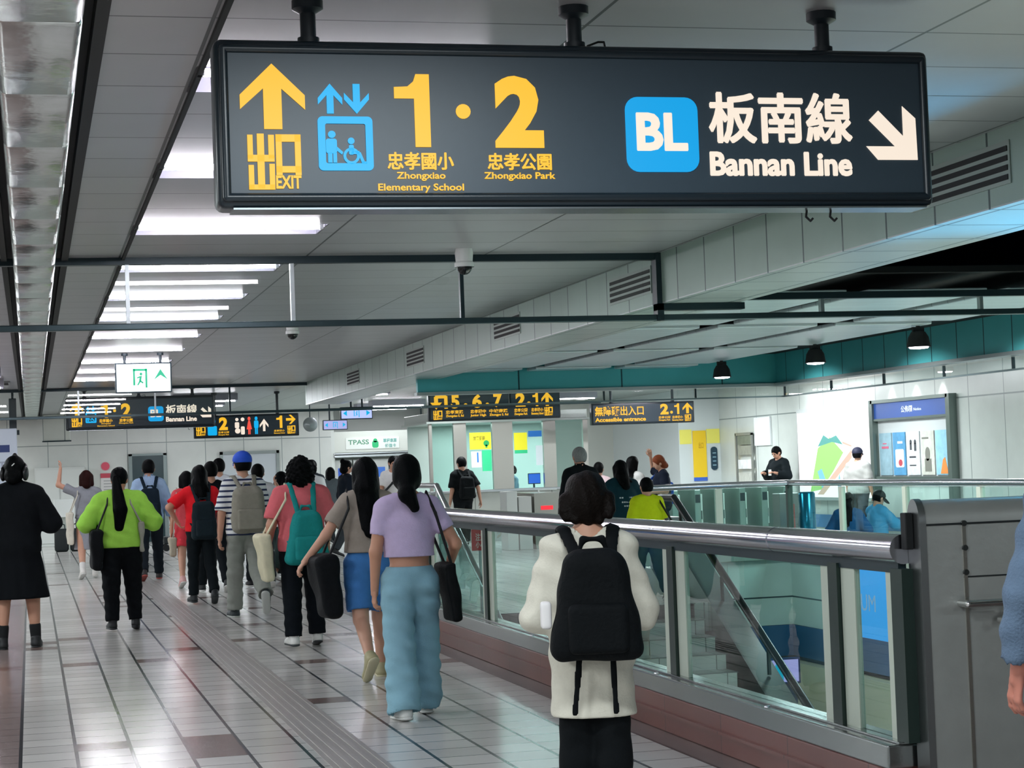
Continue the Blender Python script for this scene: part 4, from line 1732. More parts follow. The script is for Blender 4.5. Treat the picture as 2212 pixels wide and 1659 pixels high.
def join(*vfs):
    V, F, n = [], [], 0
    for v, f in vfs:
        V.append(v)
        F.append(f + n)
        n += len(v)
    return np.concatenate(V), np.concatenate(F)


def rx(a):
    c, s = math.cos(R(a)), math.sin(R(a))
    return np.array([[1, 0, 0], [0, c, -s], [0, s, c]])


def ry(a):
    c, s = math.cos(R(a)), math.sin(R(a))
    return np.array([[c, 0, s], [0, 1, 0], [-s, 0, c]])


def rz_(a):
    c, s = math.cos(R(a)), math.sin(R(a))
    return np.array([[c, -s, 0], [s, c, 0], [0, 0, 1]])


def nrm(v):
    v = np.array(v, float)
    return v / np.linalg.norm(v)


SKIN = '#c4937a'
HANG = ((.16, -.03, -1), (.12, .22, -1))


def dark(c):
    v = [int(c[i:i + 2], 16) for i in (1, 3, 5)]
    return '#%02x%02x%02x' % tuple(int(x * .62) for x in v) if sum(v) < 200 else c


class Person:
    """x right, y the way the person faces, z up; legs = (thigh flex, knee bend, spread, toes-down) in degrees for L and R"""

    def __init__(s, label, x, y, rot=0, h=1.65, w=1.0, z=0, legs=None, arms=None, lean=0, head=(0, 0), res=.012, skin=SKIN, seat=None, group=None):
        s.h, s.w, s.res = h, w, res
        s.root = thing('person', label, 'person', (x, y, z), R(rot), group)
        s.M = Matrix.Translation((x, y, z)) @ Matrix.Rotation(R(rot), 4, 'Z')
        s.rot = rot
        legs = legs or {'L': (10, 4, 3, 0), 'R': (-8, 6, 3, 4)}
        arms = arms or {}
        pv = np.array([0, 0, .53 * h])
        LR = rx(-lean)
        s.LR = LR
        s.t = lambda p: pv + LR @ (np.array(p, float) * 1.0 - pv)
        s.J = {}
        lows = []
        for sd, sg_ in (('L', -1), ('R', 1)):
            tf, kb, sp, td = legs[sd]
            hip = np.array([sg_ * .05 * h * w, 0, .515 * h])
            th = np.array([sg_ * math.sin(R(sp)), math.sin(R(tf)), -math.cos(R(tf)) * math.cos(R(sp))])
            th = nrm(th)
            kn = hip + th * .245 * h
            sf = tf - kb
            sh = nrm([sg_ * math.sin(R(sp)) * .6, math.sin(R(sf)), -math.cos(R(sf))])
            an = kn + sh * .232 * h
            fd = np.array([sg_ * .12, math.cos(R(td)), -math.sin(R(td))])
            fd = nrm(fd)
            fu = nrm(np.cross(np.cross(fd, [0, 0, 1]), fd)) if abs(fd[2]) < .99 else np.array([0, 1, 0.])
            if fu[2] < 0 and td < 90:
                fu = -fu
            heel = an - fd * .03 * h - fu * .036 * h
            toe = an + fd * .112 * h - fu * .036 * h
            s.J[sd] = dict(hip=hip, kn=kn, an=an, fd=fd, fu=fu, heel=heel, toe=toe, th=th, sh=sh)
            lows += [heel[2], toe[2]]
            u, f = arms.get(sd, HANG)
            S_ = s.t((sg_ * .098 * h * w, -.002 * h, .805 * h))
            u = nrm((sg_ * u[0], u[1], u[2]))
            f = nrm((sg_ * f[0], f[1], f[2]))
            el = S_ + u * .172 * h
            wr = el + f * .148 * h
            s.J['a' + sd] = dict(S=S_, el=el, wr=wr, u=u, f=f)
        dz = -min(lows) if seat is None else seat - .515 * h + .05 * h
        s.dz = dz
        for d in s.J.values():
            for k in ('hip', 'kn', 'an', 'heel', 'toe', 'S', 'el', 'wr'):
                if k in d:
                    d[k] = d[k] + np.array([0, 0, dz])
        t0 = s.t
        s.T = lambda p: t0(p) + np.array([0, 0, dz])
        s.HR = LR @ rz_(-head[0]) @ rx(-head[1])
        s.neck = s.T((0, .0, .868 * h))
        s.hp = lambda o: s.neck + s.HR @ (np.array(o, float) * h)
        s.skin = skin
        s.body()

    def torso(s, F, g=0.0, k=.03):
        h, w = s.h, s.w
        rr = s.LR
        F.ell(s.T((0, -.004 * h, .535 * h)), ((.092 * w * h + g), (.066 * w * h + g), .075 * h + g), rr, k)
        F.ell(s.T((0, 0, .62 * h)), ((.078 * w * h + g), (.056 * w * h + g), .09 * h + g), rr, k)
        F.ell(s.T((0, .002 * h, .73 * h)), ((.092 * w * h + g), (.066 * w * h + g), .10 * h + g), rr, k)
        gs = min(g, .004 + .45 * g)
        F.cap(s.T((-.08 * w * h, -.004 * h, .797 * h)), s.T((.08 * w * h, -.004 * h, .797 * h)), .034 * h + gs, None, min(k, .03))
        for q in (-1, 1):
            F.cap(s.T((q * .03 * h, -.008 * h, .835 * h)), s.T((q * .085 * w * h, -.006 * h, .805 * h)), .026 * h + gs, .03 * h + gs, min(k, .03))

    def body(s):
        h, w = s.h, s.w
        F = Field(s.res)
        s.torso(F)
        F.cap(s.T((0, -.01 * h, .82 * h)), s.T((0, 0, .885 * h)), .034 * h, .031 * h, .025)
        hp = s.hp
        F.ell(hp((0, -.004, .072)), (.046 * h, .056 * h, .056 * h), s.HR, .02)
        F.ell(hp((0, .014, .036)), (.036 * h, .04 * h, .042 * h), s.HR, .02)
        F.cap(hp((0, .05, .064)), hp((0, .062, .045)), .006 * h, .009 * h, .01)
        F.cap(hp((-.014, .046, .024)), hp((.014, .046, .024)), .006 * h, None, .01)
        for q in (-1, 1):
            F.ell(hp((q * .047, -.002, .052)), (.007 * h, .014 * h, .02 * h), s.HR, .008)
            F.ell(hp((q * .02, .056, .066)), (.011 * h, .008 * h, .007 * h), s.HR, .008, 's')
        hands = []
        for sd, q in (('L', -1), ('R', 1)):
            j = s.J[sd]
            F.cap(j['hip'], j['kn'], .056 * h * w, .036 * h * w, .03)
            F.ell(s.T((q * .045 * h, -.026 * h, .505 * h)), (.046 * h * w, .045 * h * w, .05 * h), None, .03)
            F.cap(j['kn'], j['an'], .034 * h * w, .021 * h, .02)
            c = j['kn'] + j['sh'] * .07 * h
            back = nrm(np.cross(j['sh'], [1, 0, 0]))
            if back[1] > 0:
                back = -back
            F.cap(c + back * .008 * h - j['sh'] * .03 * h, c + back * .006 * h + j['sh'] * .05 * h, .03 * h * w, .024 * h, .02)
            F.cap(j['an'] - j['fd'] * .012 * h - j['fu'] * .014 * h, j['an'] + j['fd'] * .085 * h - j['fu'] * .022 * h, .021 * h, .014 * h, .015)
            a = s.J['a' + sd]
            F.cap(a['S'], a['el'], .029 * h * w, .023 * h * w, .025)
            F.cap(a['el'], a['wr'], .024 * h * w, .0155 * h, .02)
            hands.append(s.hand(a, q))
        VF = join(F.mesh(), *hands)
        put('body', VF, M(s.skin, .55, noise=(14, .06)), s.root)

    def hand(s, a, q):
        h = s.h
        f = a['f']
        side = np.array([0, 1.0, 0]) if abs(f[1]) < .7 else np.array([-q * 1.0, 0, .2])
        side = nrm(side - f * (side @ f))
        pn = np.cross(f, side) * -q
        F = Field(max(.0055, s.res * .55))
        w = a['wr']
        F.cap(w - f * .03 * h, w + f * .012 * h, .0155 * h, .0145 * h, .01)
        F.cap(w + f * .012 * h + side * .009 * h, w + f * .045 * h + side * .014 * h, .012 * h, .0105 * h, .012, (pn, .6))
        F.cap(w + f * .012 * h - side * .007 * h, w + f * .045 * h - side * .012 * h, .012 * h, .0105 * h, .012, (pn, .6))
        for i, (o, L, cu) in enumerate(((.018, .036, 16), (.006, .041, 22), (-.006, .038, 28), (-.017, .030, 34))):
            b0 = w + f * .046 * h + side * o * h
            m = nrm(f * math.cos(R(cu)) + pn * math.sin(R(cu)) + side * o * 2)
            e = nrm(f * math.cos(R(cu * 2.6)) + pn * math.sin(R(cu * 2.6)))
            b1 = b0 + m * L * .55 * h
            F.cap(b0, b1, .0056 * h, .0052 * h, .005)
            F.cap(b1, b1 + e * L * .5 * h, .0052 * h, .0043 * h, .004)
        b0 = w + f * .014 * h + side * .014 * h
        m = nrm(f * .75 + side * .65 + pn * .3)
        F.cap(b0, b0 + m * .026 * h, .0075 * h, .006 * h, .008)
        F.cap(b0 + m * .026 * h, b0 + m * .026 * h + nrm(f + pn * .5) * .024 * h, .006 * h, .005 * h, .004)
        return F.mesh()

    # -- clothes
    def top(s, col, name='t_shirt', sleeve=.62, hem=.50, loose=.012, neck=.052, flare=1.0, mat=None, folds=.003, cuff=None, collar=False):
        h, w = s.h, s.w
        F = Field(s.res)
        g = .010 + loose
        for sd in 'LR':
            a = s.J['a' + sd]
            e1 = min(sleeve, 1.0)
            r0, r1 = .031 * h * w + g * .6, .027 * h * w + g * 1.1
            F.cap(a['S'] - np.array([0, 0, g * .3]), a['S'] + (a['el'] - a['S']) * e1, r0, r1, .03)
            if sleeve > 1:
                F.cap(a['el'], a['el'] + (a['wr'] - a['el']) * min(1, sleeve - 1), r1, .02 * h + (g if cuff is None else cuff), .02)
        for sd in 'LR':
            a = s.J['a' + sd]
            if sleeve <= 1:
                c = a['S'] + (a['el'] - a['S']) * sleeve
                F.ell(c + a['u'] * .065 * h, (.065 * h,) * 3, None, 0, 's')
            elif sleeve < 2:
                c = a['el'] + (a['wr'] - a['el']) * (sleeve - 1)
                F.ell(c + a['f'] * .05 * h, (.05 * h,) * 3, None, 0, 's')
        s.torso(F, g, .04)
        r = (.086 * h * w + g)
        F.cap(s.T((0, 0, .70 * h)), s.T((0, -.006 * h, hem * h)), r, r * 1.04 * flare, .05, ((0, 1, 0), .72))
        if folds:
            F.fold(folds, 26, 9, 31, h * 7 + s.rot)
        F.plane(s.T((0, 0, hem * h)), s.LR @ np.array([0, 0, -1.0]))
        if neck:
            F.ell(s.T((0, .012 * h, .868 * h)), (neck * h * .92, neck * h, neck * h * .98), s.LR, .006, 's')
        if collar:
            F.cap(s.T((0, 0, .845 * h)), s.T((0, .002 * h, .868 * h)), .043 * h, .04 * h, .008)
            F.cap(s.T((0, 0, .83 * h)), s.T((0, .002 * h, .90 * h)), .034 * h, None, 0, None, 's')
        return put(name, F.mesh(), mat or M(col, .85, noise=(30, .1), bump=(120, .15), spec=.15), s.root)

    def trousers(s, col, name='trousers', length=1.9, r0=.062, r1=.043, r2=.036, waist=.60, mat=None, folds=.004):
        """length 1 = to the knee, 2 = to the ankle; r = radii at hip, knee, hem"""
        h, w = s.h, s.w
        r1 *= max(1, w)
        r2 *= max(1, w)
        F = Field(s.res)
        F.ell(s.T((0, -.004 * h, .535 * h)), (.10 * w * h, .075 * w * h, .08 * h), s.LR, .03)
        F.cap(s.T((0, 0, .55 * h)), s.T((0, 0, .64 * h)), .088 * h * w, .082 * h * w, .03, ((0, 1, 0), .74))
        for sd, q in (('L', -1), ('R', 1)):
            j = s.J[sd]
            F.ell(s.T((q * .045 * h, -.027 * h, .505 * h)), (.052 * h * w, .05 * h * w, .055 * h), None, .03)
            e = min(1, length)
            F.cap(j['hip'], j['hip'] + (j['kn'] - j['hip']) * e, r0 * h * w, (r0 + (r1 - r0) * e) * h, .022)
            if length > 1:
                F.cap(j['kn'], j['kn'] + (j['an'] - j['kn']) * (length - 1), r1 * h, (r1 + (r2 - r1) * min(1, length - 1)) * h, .018)
        if folds:
            F.fold(folds, 24, 8, 36, h * 5 + s.rot)
        for sd in 'LR':
            j = s.J[sd]
            if length <= 1:
                c = j['hip'] + (j['kn'] - j['hip']) * length
                F.ell(c + j['th'] * .075 * h, (.075 * h,) * 3, None, 0, 's')
            else:
                c = j['kn'] + (j['an'] - j['kn']) * (length - 1)
                F.ell(c + j['sh'] * (.07 * h + .0), (.07 * h,) * 3, None, 0, 's')
        F.plane(s.T((0, 0, waist * h)), s.LR @ np.array([0, 0, 1.0]))
        return put(name, F.mesh(), mat or M(col, .88, noise=(25, .12), bump=(140, .15), spec=.15), s.root)

    def skirt(s, col, name='skirt', hem=.3, r1=.125, top=.60, flat=.8, folds=.006, yoff=0):
        h, w = s.h, s.w
        F = Field(s.res)
        z = s.dz
        F.cap(s.T((0, 0, top * h)), (0, yoff, hem * h + z), .088 * h * w, r1 * h, .02, ((0, 1, 0), flat))
        F.ell(s.T((0, -.02 * h, .52 * h)), (.105 * h * w, .085 * h * w, .08 * h), None, .04)
        if folds:
            F.fold(folds, 42, 20, 5, h)
        F.plane((0, 0, hem * h + z), (0, 0, -1))
        F.plane(s.T((0, 0, top * h)), s.LR @ np.array([0, 0, 1.0]))
        return put(name, F.mesh(), M(col, .88, noise=(25, .1), bump=(120, .12), spec=.15), s.root)

    def shoes(s, col, sole='#d8d8d4', sock=None, sides='LR'):
        h = s.h
        for sd in sides:
            j = s.J[sd]
            F = Field(min(s.res, .009))
            fd, fu = j['fd'], j['fu']
            a = j['an']
            F.cap(a - fd * .016 * h - fu * .018 * h, a + fd * .09 * h - fu * .022 * h, .027 * h, .0235 * h, .015)
            F.cap(a - fd * .008 * h + fu * .008 * h, a + fd * .02 * h - fu * .012 * h, .027 * h, .026 * h, .015)
            F.plane(a - fu * .030 * h, -fu)
            o = put('shoe', F.mesh(), M(col, .6, noise=(30, .15)), s.root)
            F = Field(min(s.res, .008))
            F.cap(a - fd * .018 * h - fu * .033 * h, a + fd * .092 * h - fu * .033 * h, .0275 * h, .024 * h, .01, (fu, .32))
            put('sole', F.mesh(), M(sole, .6), o)
            if sock:
                F = Field(s.res)
                F.cap(j['kn'] + (j['an'] - j['kn']) * .68, a, .03 * h, .026 * h, .01)
                put('sock', F.mesh(), M(sock, .9), s.root)

    def hair(s, style, col='#0b0f12', extra=None):
        h = s.h
        hp, HR = s.hp, s.HR
        F = Field(s.res * .85)
        F.ell(hp((0, -.008, .076)), (.054 * h, .062 * h, .062 * h), HR, .015)
        if style in ('bob', 'curly'):
            for q in (-1, 1):
                F.cap(hp((q * .036, -.012, .075)), hp((q * .043, -.014, .005)), .03 * h, .026 * h, .02)
            F.cap(hp((0, -.03, .06)), hp((0, -.034, .0)), .045 * h, .04 * h, .02)
        if style == 'curly':
            F.ell(hp((0, -.014, .05)), (.075 * h, .066 * h, .068 * h), HR, .02)
            F.ell(hp((0, -.02, .015)), (.078 * h, .05 * h, .04 * h), HR, .02)
            F.fold(.009, 90, 80, 95)
        if style == 'shaggy':
            F.ell(hp((0, -.012, .052)), (.056 * h, .058 * h, .062 * h), HR, .02)
            for x, z in ((-.052, .012), (-.03, .004), (0, .006), (.03, .002), (.052, .014), (.06, .03), (-.06, .03)):
                F.cap(hp((x * .8, -.022, .055)), hp((x, -.036, z)), .026 * h, .012 * h, .012)
            F.fold(.004, 70, 30, 12)
        if style == 'long':
            F.cap(hp((0, -.03, .07)), hp((0, -.04, .0)), .048 * h, .05 * h, .02)
            L = extra or .17
            F.cap(hp((0, -.042, .0)), s.T((0, -.088 * h, (.87 - L) * h)), .052 * h, .034 * h, .02, ((0, 1, 0), .55))
            F.cap(hp((-.035, -.03, .0)), s.T((-.035 * h, -.085 * h, (.885 - L) * h)), .022 * h, .012 * h, .02)
            F.cap(hp((.03, -.03, .0)), s.T((.05 * h, -.08 * h, (.9 - L) * h)), .022 * h, .01 * h, .02)
            for q in (-1, 1):
                F.cap(hp((q * .04, -.005, .075)), hp((q * .042, -.012, -.005)), .022 * h, .02 * h, .02)
            F.fold(.003, 85, 20, 9)
        if style == 'pony':
            F.cap(hp((0, -.055, .06)), hp((.0, -.075, .045)), .022 * h, .02 * h, .012)
            L = extra or .16
            F.cap(hp((0, -.075, .045)), s.T((-.004 * h, -.10 * h, (.87 - L * .55) * h)), .026 * h, .044 * h, .012, ((0, 1, 0), .7))
            F.cap(s.T((-.004 * h, -.10 * h, (.87 - L * .55) * h)), s.T((-.012 * h, -.095 * h, (.87 - L) * h)), .044 * h, .03 * h, .012, ((0, 1, 0), .7))
            F.fold(.002, 90, 20, 9)
        if style == 'lowpony':
            F.ell(hp((0, -.02, .045)), (.056 * h, .056 * h, .06 * h), HR, .015)
            F.cap(hp((-.008, -.05, .02)), s.T((-.02 * h, -.075 * h, .85 * h)), .034 * h, .03 * h, .015)
            F.cap(s.T((-.02 * h, -.078 * h, .855 * h)), s.T((.004 * h, -.09 * h, .80 * h)), .034 * h, .018 * h, .015)
            F.fold(.002, 90, 20, 9)
        if style == 'bun':
            F.ell(hp((0, -.03, .03)), (.05 * h, .045 * h, .045 * h), HR, .015)
            F.ell(hp((0, -.05, .115 if extra else .01)), (.032 * h, .03 * h, .03 * h), HR, .01)
        if style == 'short':
            F.ell(hp((0, -.018, .06)), (.051 * h, .052 * h, .06 * h), HR, .015)
        # face, ears and neck stay clear
        F.ell(hp((0, .062, .034)), (.05 * h, .048 * h, .058 * h), HR, .01, 's')
        if style == 'short':
            F.ell(hp((0, -.01, -.012)), (.06 * h, .075 * h, .035 * h), HR, .008, 's')
            for q in (-1, 1):
                F.ell(hp((q * .056, .006, .045)), (.02 * h, .024 * h, .026 * h), HR, .006, 's')
        return put('hair', F.mesh(), M(dark(col), .5, noise=(40, .3), bump=(90, .3), spec=.06), s.root)

    def face(s):
        h = s.h
        q = B()
        for k in (-1, 1):
            p = s.hp((k * .02, .0515, .066))
            q.sph(p, .0062 * h, u=8, v=6)
            q.done('eye', M('#141010', .2), s.root, True)
            q = B()
        q.sph(s.hp((0, .053, .024)), .012 * h, (1, .35, .35), 10, 6)
        q.done('mouth', M('#9c5a50', .5), s.root, True)

    def cap(s, col, brim=True, back=False):
        h = s.h
        F = Field(s.res * .85)
        F.ell(s.hp((0, -.006, .085)), (.059 * h, .069 * h, .058 * h), s.HR, .01)
        F.plane(s.hp((0, 0, .075)), s.HR @ np.array([0, .25, -1.0]))
        o = put('cap', F.mesh(), M(col, .7, noise=(30, .1)), s.root)
        F = Field(min(s.res, .008))
        F.cap(s.hp((-.0, .055, .078)), s.hp((0, .105, .066)), .042 * h, .03 * h, .01, (s.HR @ np.array([0, .2, 1.0]), .16))
        put('brim', F.mesh(), M(col, .7), o)
        return o

    # -- carried things, top-level
    def world(s, p):
        return s.M @ Vector(p)

    def carried(s, name, label, cat, p, group=None):
        return thing(name, label, cat, s.world(p), R(s.rot), group)

    def shoulder_path(s, q, out=.058, g=.03):
        """front and back points of a strap over one shoulder"""
        h = s.h
        return [s.T((q * out * h, .085 * h + g * .4, .70 * h)), s.T((q * out * h, .07 * h + g, .79 * h)), s.T((q * out * h, .03 * h, .845 * h + g * .5)), s.T((q * out * h, -.03 * h, .85 * h + g * .3)), s.T((q * out * h, -.085 * h - g * .3, .79 * h))]

    def backpack(s, label, col, size=(.3, .15, .42), z=.64, strapcol=None, pocket=True, taper=.12, tails=False, rnd=.06):
        h = s.h
        c = s.T((0, -.085 * h - size[1] / 2 - .012, z * h))
        base = c - np.array([0, 0, size[2] / 2])
        t = s.carried('backpack', label, 'backpack', base)
        m = M(col, .8, noise=(18, .15), bump=(60, .25), spec=.15)
        ms = M(strapcol or col, .85, noise=(18, .12), spec=.15)
        F = Field(min(s.res, .01))
        F.box(c, (size[0] / 2, size[1] / 2, size[2] / 2), rnd, s.LR, .02, 'u', taper)
        F.fold(.004, 18, 9, 22, 1)
        put('pack_body', F.mesh(), m, t, base)
        if pocket:
            F = Field(min(s.res, .01))
            F.box(c + np.array([0, -size[1] / 2 - .008, -size[2] * .2]), (size[0] * .38, .03, size[2] * .22), .025, s.LR)
            put('front_pocket', F.mesh(), m, t, base)
        for q in (-1, 1):
            F = Field(min(s.res, .009))
            o = min(.06, size[0] / 2 / h * .62)
            P = s.shoulder_path(q, .062)
            P[-1] = c + s.LR @ np.array([q * o * h * .7, size[1] * .1, size[2] / 2 - .03])
            P = P + []
            for a, b2 in zip(P, P[1:]):
                F.cap(a, b2, .026, None, .012, (nrm(np.cross(b2 - a, [1, 0, 0])), .42))
            F.cap(P[0], s.T((q * .1 * h * s.w, .03 * h, .62 * h)), .016, .013, .01)
            F.cap(s.T((q * .1 * h * s.w, .03 * h, .62 * h)), c + np.array([q * size[0] * .38, size[1] * .1, -size[2] * .22]), .012, None, .01)
            put('strap', F.mesh(), ms, t, base)
        F = Field(.006)
        tp = c + s.LR @ np.array([0, size[1] * .15, size[2] / 2])
        P = [tp + np.array(v) for v in ((-.05, 0, -.01), (-.035, 0, .03), (.035, 0, .03), (.05, 0, -.01))]
        for a, b2 in zip(P, P[1:]):
            F.cap(a, b2, .009)
        put('top_handle', F.mesh(), ms, t, base)
        if tails:
            for q in (-1, 1):
                F = Field(.006)
                a = base + np.array([q * .06, size[1] * .2, .03])
                F.cap(a, a + np.array([q * .015 - .01, .01, -.22]), .014, .012, 0, ((0, 1, 0), .35))
                put('strap_tail', F.mesh(), ms, t, base)
        return t, base

    def bag(s, name, label, col, q, size=(.1, .34, .36), zt=.56, y=-.02, out=.135, strap_out=.085, slump=.0, strapcol=None, rough=.75, cat='bag', taper=-.12, zstrap=.845):
        """bag hanging from the shoulder q (-1 left, 1 right); size = thickness, depth, height; zt = height of its top edge"""
        h = s.h
        c = s.T((q * out * h, y * h, zt * h)) - np.array([0, 0, size[2] / 2])
        base = c - np.array([0, 0, size[2] / 2])
        t = s.carried(name, label, cat, base)
        F = Field(min(s.res, .01))
        F.box(c, (size[0] / 2, size[1] / 2, size[2] / 2), min(size) * .3, ry(q * -slump), .02, 'u', taper)
        F.fold(.006, 22, 14, 16, 2)
        put('bag_body', F.mesh(), M(col, rough, noise=(16, .14), bump=(60, .2), spec=.18), t, base)
        F = Field(min(s.res, .007))
        sp = s.T((q * strap_out * h, -.004 * h, zstrap * h))
        tp = c + np.array([0, 0, size[2] / 2 - .02])
        for dy in (-1, 1):
            P = [sp + np.array([0, 0, .014]), s.T((q * (strap_out + .012) * h, dy * (.078 * h + .012), .775 * h)), tp + np.array([0, dy * size[1] * .3, 0])]
            for a, b2 in zip(P, P[1:]):
                F.cap(a, b2, .016, None, .008, ((1, 0, 0), .5))
        put('strap', F.mesh(), M(strapcol or col, rough, noise=(16, .1)), t, base)
        return t, base


def stripes(c1, c2, period, frac, off=0):
    m = bpy.data.materials.new('striped_cloth')
    m.use_nodes = True
    nt = m.node_tree
    b = nt.nodes['Principled BSDF']
    b.inputs['Roughness'].default_value = .85
    tc = nt.nodes.new('ShaderNodeTexCoord')
    sp = nt.nodes.new('ShaderNodeSeparateXYZ')
    nt.links.new(tc.outputs['Object'], sp.inputs[0])
    a = nt.nodes.new('ShaderNodeMath')
    a.operation = 'DIVIDE'
    a.inputs[1].default_value = period
    nt.links.new(sp.outputs[2], a.inputs[0])
    f = nt.nodes.new('ShaderNodeMath')
    f.operation = 'FRACT'
    nt.links.new(a.outputs[0], f.inputs[0])
    l = nt.nodes.new('ShaderNodeMath')
    l.operation = 'LESS_THAN'
    l.inputs[1].default_value = frac
    nt.links.new(f.outputs[0], l.inputs[0])
    mx = nt.nodes.new('ShaderNodeMix')
    mx.data_type = 'RGBA'
    mx.inputs[6].default_value = lin(c1)
    mx.inputs[7].default_value = lin(c2)
    nt.links.new(l.outputs[0], mx.inputs[0])
    nt.links.new(mx.outputs[2], b.inputs['Base Color'])
    return m


WALK_L = {'L': (16, 4, 3, 0), 'R': (-14, 18, 3, 22)}
WALK_R = {'R': (16, 4, 3, 0), 'L': (-14, 18, 3, 22)}
BENT = ((.42, .0, -.85), (-.25, .8, -.05))
BLK = '#0c1114'

# nearest: cream sweater and black backpack
p = Person('person in a loose cream sweater with a big black backpack, nearest the camera', 2.02, 7.0, -11, 1.47, .86, legs={'L': (3, 3, 0, 0), 'R': (-3, 5, 0, 0)}, arms={'L': ((.26, .06, -.9), (-.3, .85, -.2)), 'R': ((.26, .06, -.9), (-.3, .85, -.15))}, head=(0, 13), res=.009)
p.trousers('#0b0f12', r0=.054, r1=.048, r2=.044, folds=.002, waist=.46)
p.top('#d5d2c4', 'sweater', sleeve=1.75, hem=.385, loose=.02, neck=.06, flare=1.1, folds=.006, cuff=.02)
p.shoes(BLK)
p.hair('shaggy', '#1d1512')
t, base = p.backpack('big black backpack on the back of the cream sweater', '#060a0d', (.285, .16, .41), .675, tails=True, taper=.27)
F = Field(.006)
F.box(base + np.array([-.18, .02, .17]), (.02, .03, .05), .012)
put('white_tag', F.mesh(), M('#e4e2e2', .5), t, base)

# lavender crop top
p = Person('person in a lavender crop top and wide light blue jeans', 2.23, 11.67, 4, 1.6, 1.0, legs={'L': (-9, 5, 2, 3), 'R': (13, 5, 3, 0)}, arms={'L': ((.2, -.02, -1), (.02, .16, -1)), 'R': ((.42, -.25, -.85), (.05, .75, -.55))}, head=(8, 4), res=.009, skin='#c08d72')
p.trousers('#7fb4c6', 'jeans', 1.93, .066, .058, .066, .578, mat=M('#86b2c2', .85, noise=(7, .22), bump=(140, .2)), folds=.006)
p.top('#c8b8da', 'crop_top', sleeve=.58, hem=.615, loose=.001, neck=.056, folds=.0025)
p.shoes('#e3e3df')
p.hair('lowpony', '#090d10')
p.bag('shoulder_bag', 'slim black shoulder bag at the right hip of the lavender top', '#080c0e', 1, (.07, .26, .36), .585, -.0, .155, .075, slump=8)

# taupe tee and denim shorts
p = Person('person in a taupe t-shirt and blue denim shorts with long black hair', 2.37, 14.0, 4, 1.61, .98, legs={'R': (10, 4, 2, 0), 'L': (-12, 34, 1, 48)}, arms={'L': ((.55, .0, -.85), (.55, .25, -.7)), 'R': ((.2, .1, -1), (0, .5, -.8))}, head=(6, 6), res=.0095, skin='#c99a82')
p.trousers('#2f72b4', 'denim_shorts', .74, .068, .060, .05, .60, mat=M('#3a78b8', .85, noise=(9, .3), bump=(140, .2)))
p.top('#9a9186', sleeve=.62, hem=.575, loose=.014)
p.shoes('#a9a27e', '#c9c2a2')
p.hair('long', '#0a0e11', .2)
F = Field(.006)
F.cap(p.hp((-.005, -.068, .07)), p.hp((.02, -.068, .073)), .006)
put('hair_clip', F.mesh(), M('#f2f2f4', .3), p.root)
p.bag('tote_bag', 'large black tote bag hanging left of the taupe t-shirt', '#080c10', -1, (.16, .36, .46), .575, -.02, .20, .09, slump=-8, taper=-.2)

# salmon tee with teal backpack
p = Person('person in a salmon t-shirt with a teal backpack and black curly hair', 2.27, 16.8, 4, 1.63, 1.12, legs={'L': (-4, 4, 2, 0), 'R': (10, 12, 3, 10)}, arms={'L': ((.32, .0, -1), (.05, .5, -.8)), 'R': ((.3, .0, -1), (0, .6, -.6))}, head=(4, 4), res=.0105)
p.trousers('#0b1117', r0=.064, r1=.045, r2=.04)
p.top('#d36a70', sleeve=.72, hem=.50, loose=.024)
p.shoes('#e6e6e2', '#33383a')
p.hair('curly', '#0a0d10')
p.backpack('teal green teardrop backpack on the salmon t-shirt', '#1c8683', (.32, .15, .47), .575, taper=.3, rnd=.07)
p.bag('tote_bag', 'cream cloth tote bag hanging left of the teal backpack', '#d8d2b4', -1, (.11, .26, .42), .60, .0, .2, .085, slump=-6)

# striped tee, blue cap
p = Person('person in a navy striped t-shirt and bright blue cap with one foot lifted', 2.2, 20.8, 5, 1.76, .98, legs={'L': (8, 3, 2, 0), 'R': (-14, 42, 3, 66)}, arms={'L': ((.24, -.04, -1), (.08, .14, -1)), 'R': ((.2, .06, -1), (.1, .3, -1))}, head=(-6, 4), res=.011)
p.trousers('#8c9089', r0=.062, r1=.05, r2=.046, folds=.005)
p.top('#e3e4e2', sleeve=.85, hem=.50, loose=.022, mat=stripes('#e3e5e6', '#1c2a4e', .058, .36))
p.shoes('#1f2a2e', '#b9bdb8')
p.hair('short', '#0c0f11')
p.cap('#1650cc')
p.backpack('beige grey backpack on the striped t-shirt', '#8b887c', (.36, .19, .5), .655, taper=.1, rnd=.1)

# red tee
p = Person('person in a bright red t-shirt with a dark backpack and a hand on the hip', 1.95, 23.3, 5, 1.62, 1.0, legs={'L': (4, 3, 2, 0), 'R': (-8, 20, 2, 26)}, arms={'L': ((.8, -.12, -.6), (-.45, .45, -.7)), 'R': ((.3, .1, -1), (0, .5, -.7))}, head=(10, 10), res=.012)
p.trousers('#0e1519', r0=.06, r1=.042, r2=.036)
p.top('#e3202a', sleeve=.75, hem=.52, loose=.02)
p.shoes('#14191c', '#20262a')
p.hair('long', '#0b0d10', .09)
p.backpack('dark slate backpack on the red t-shirt', '#17242a', (.28, .15, .46), .60, taper=.12)
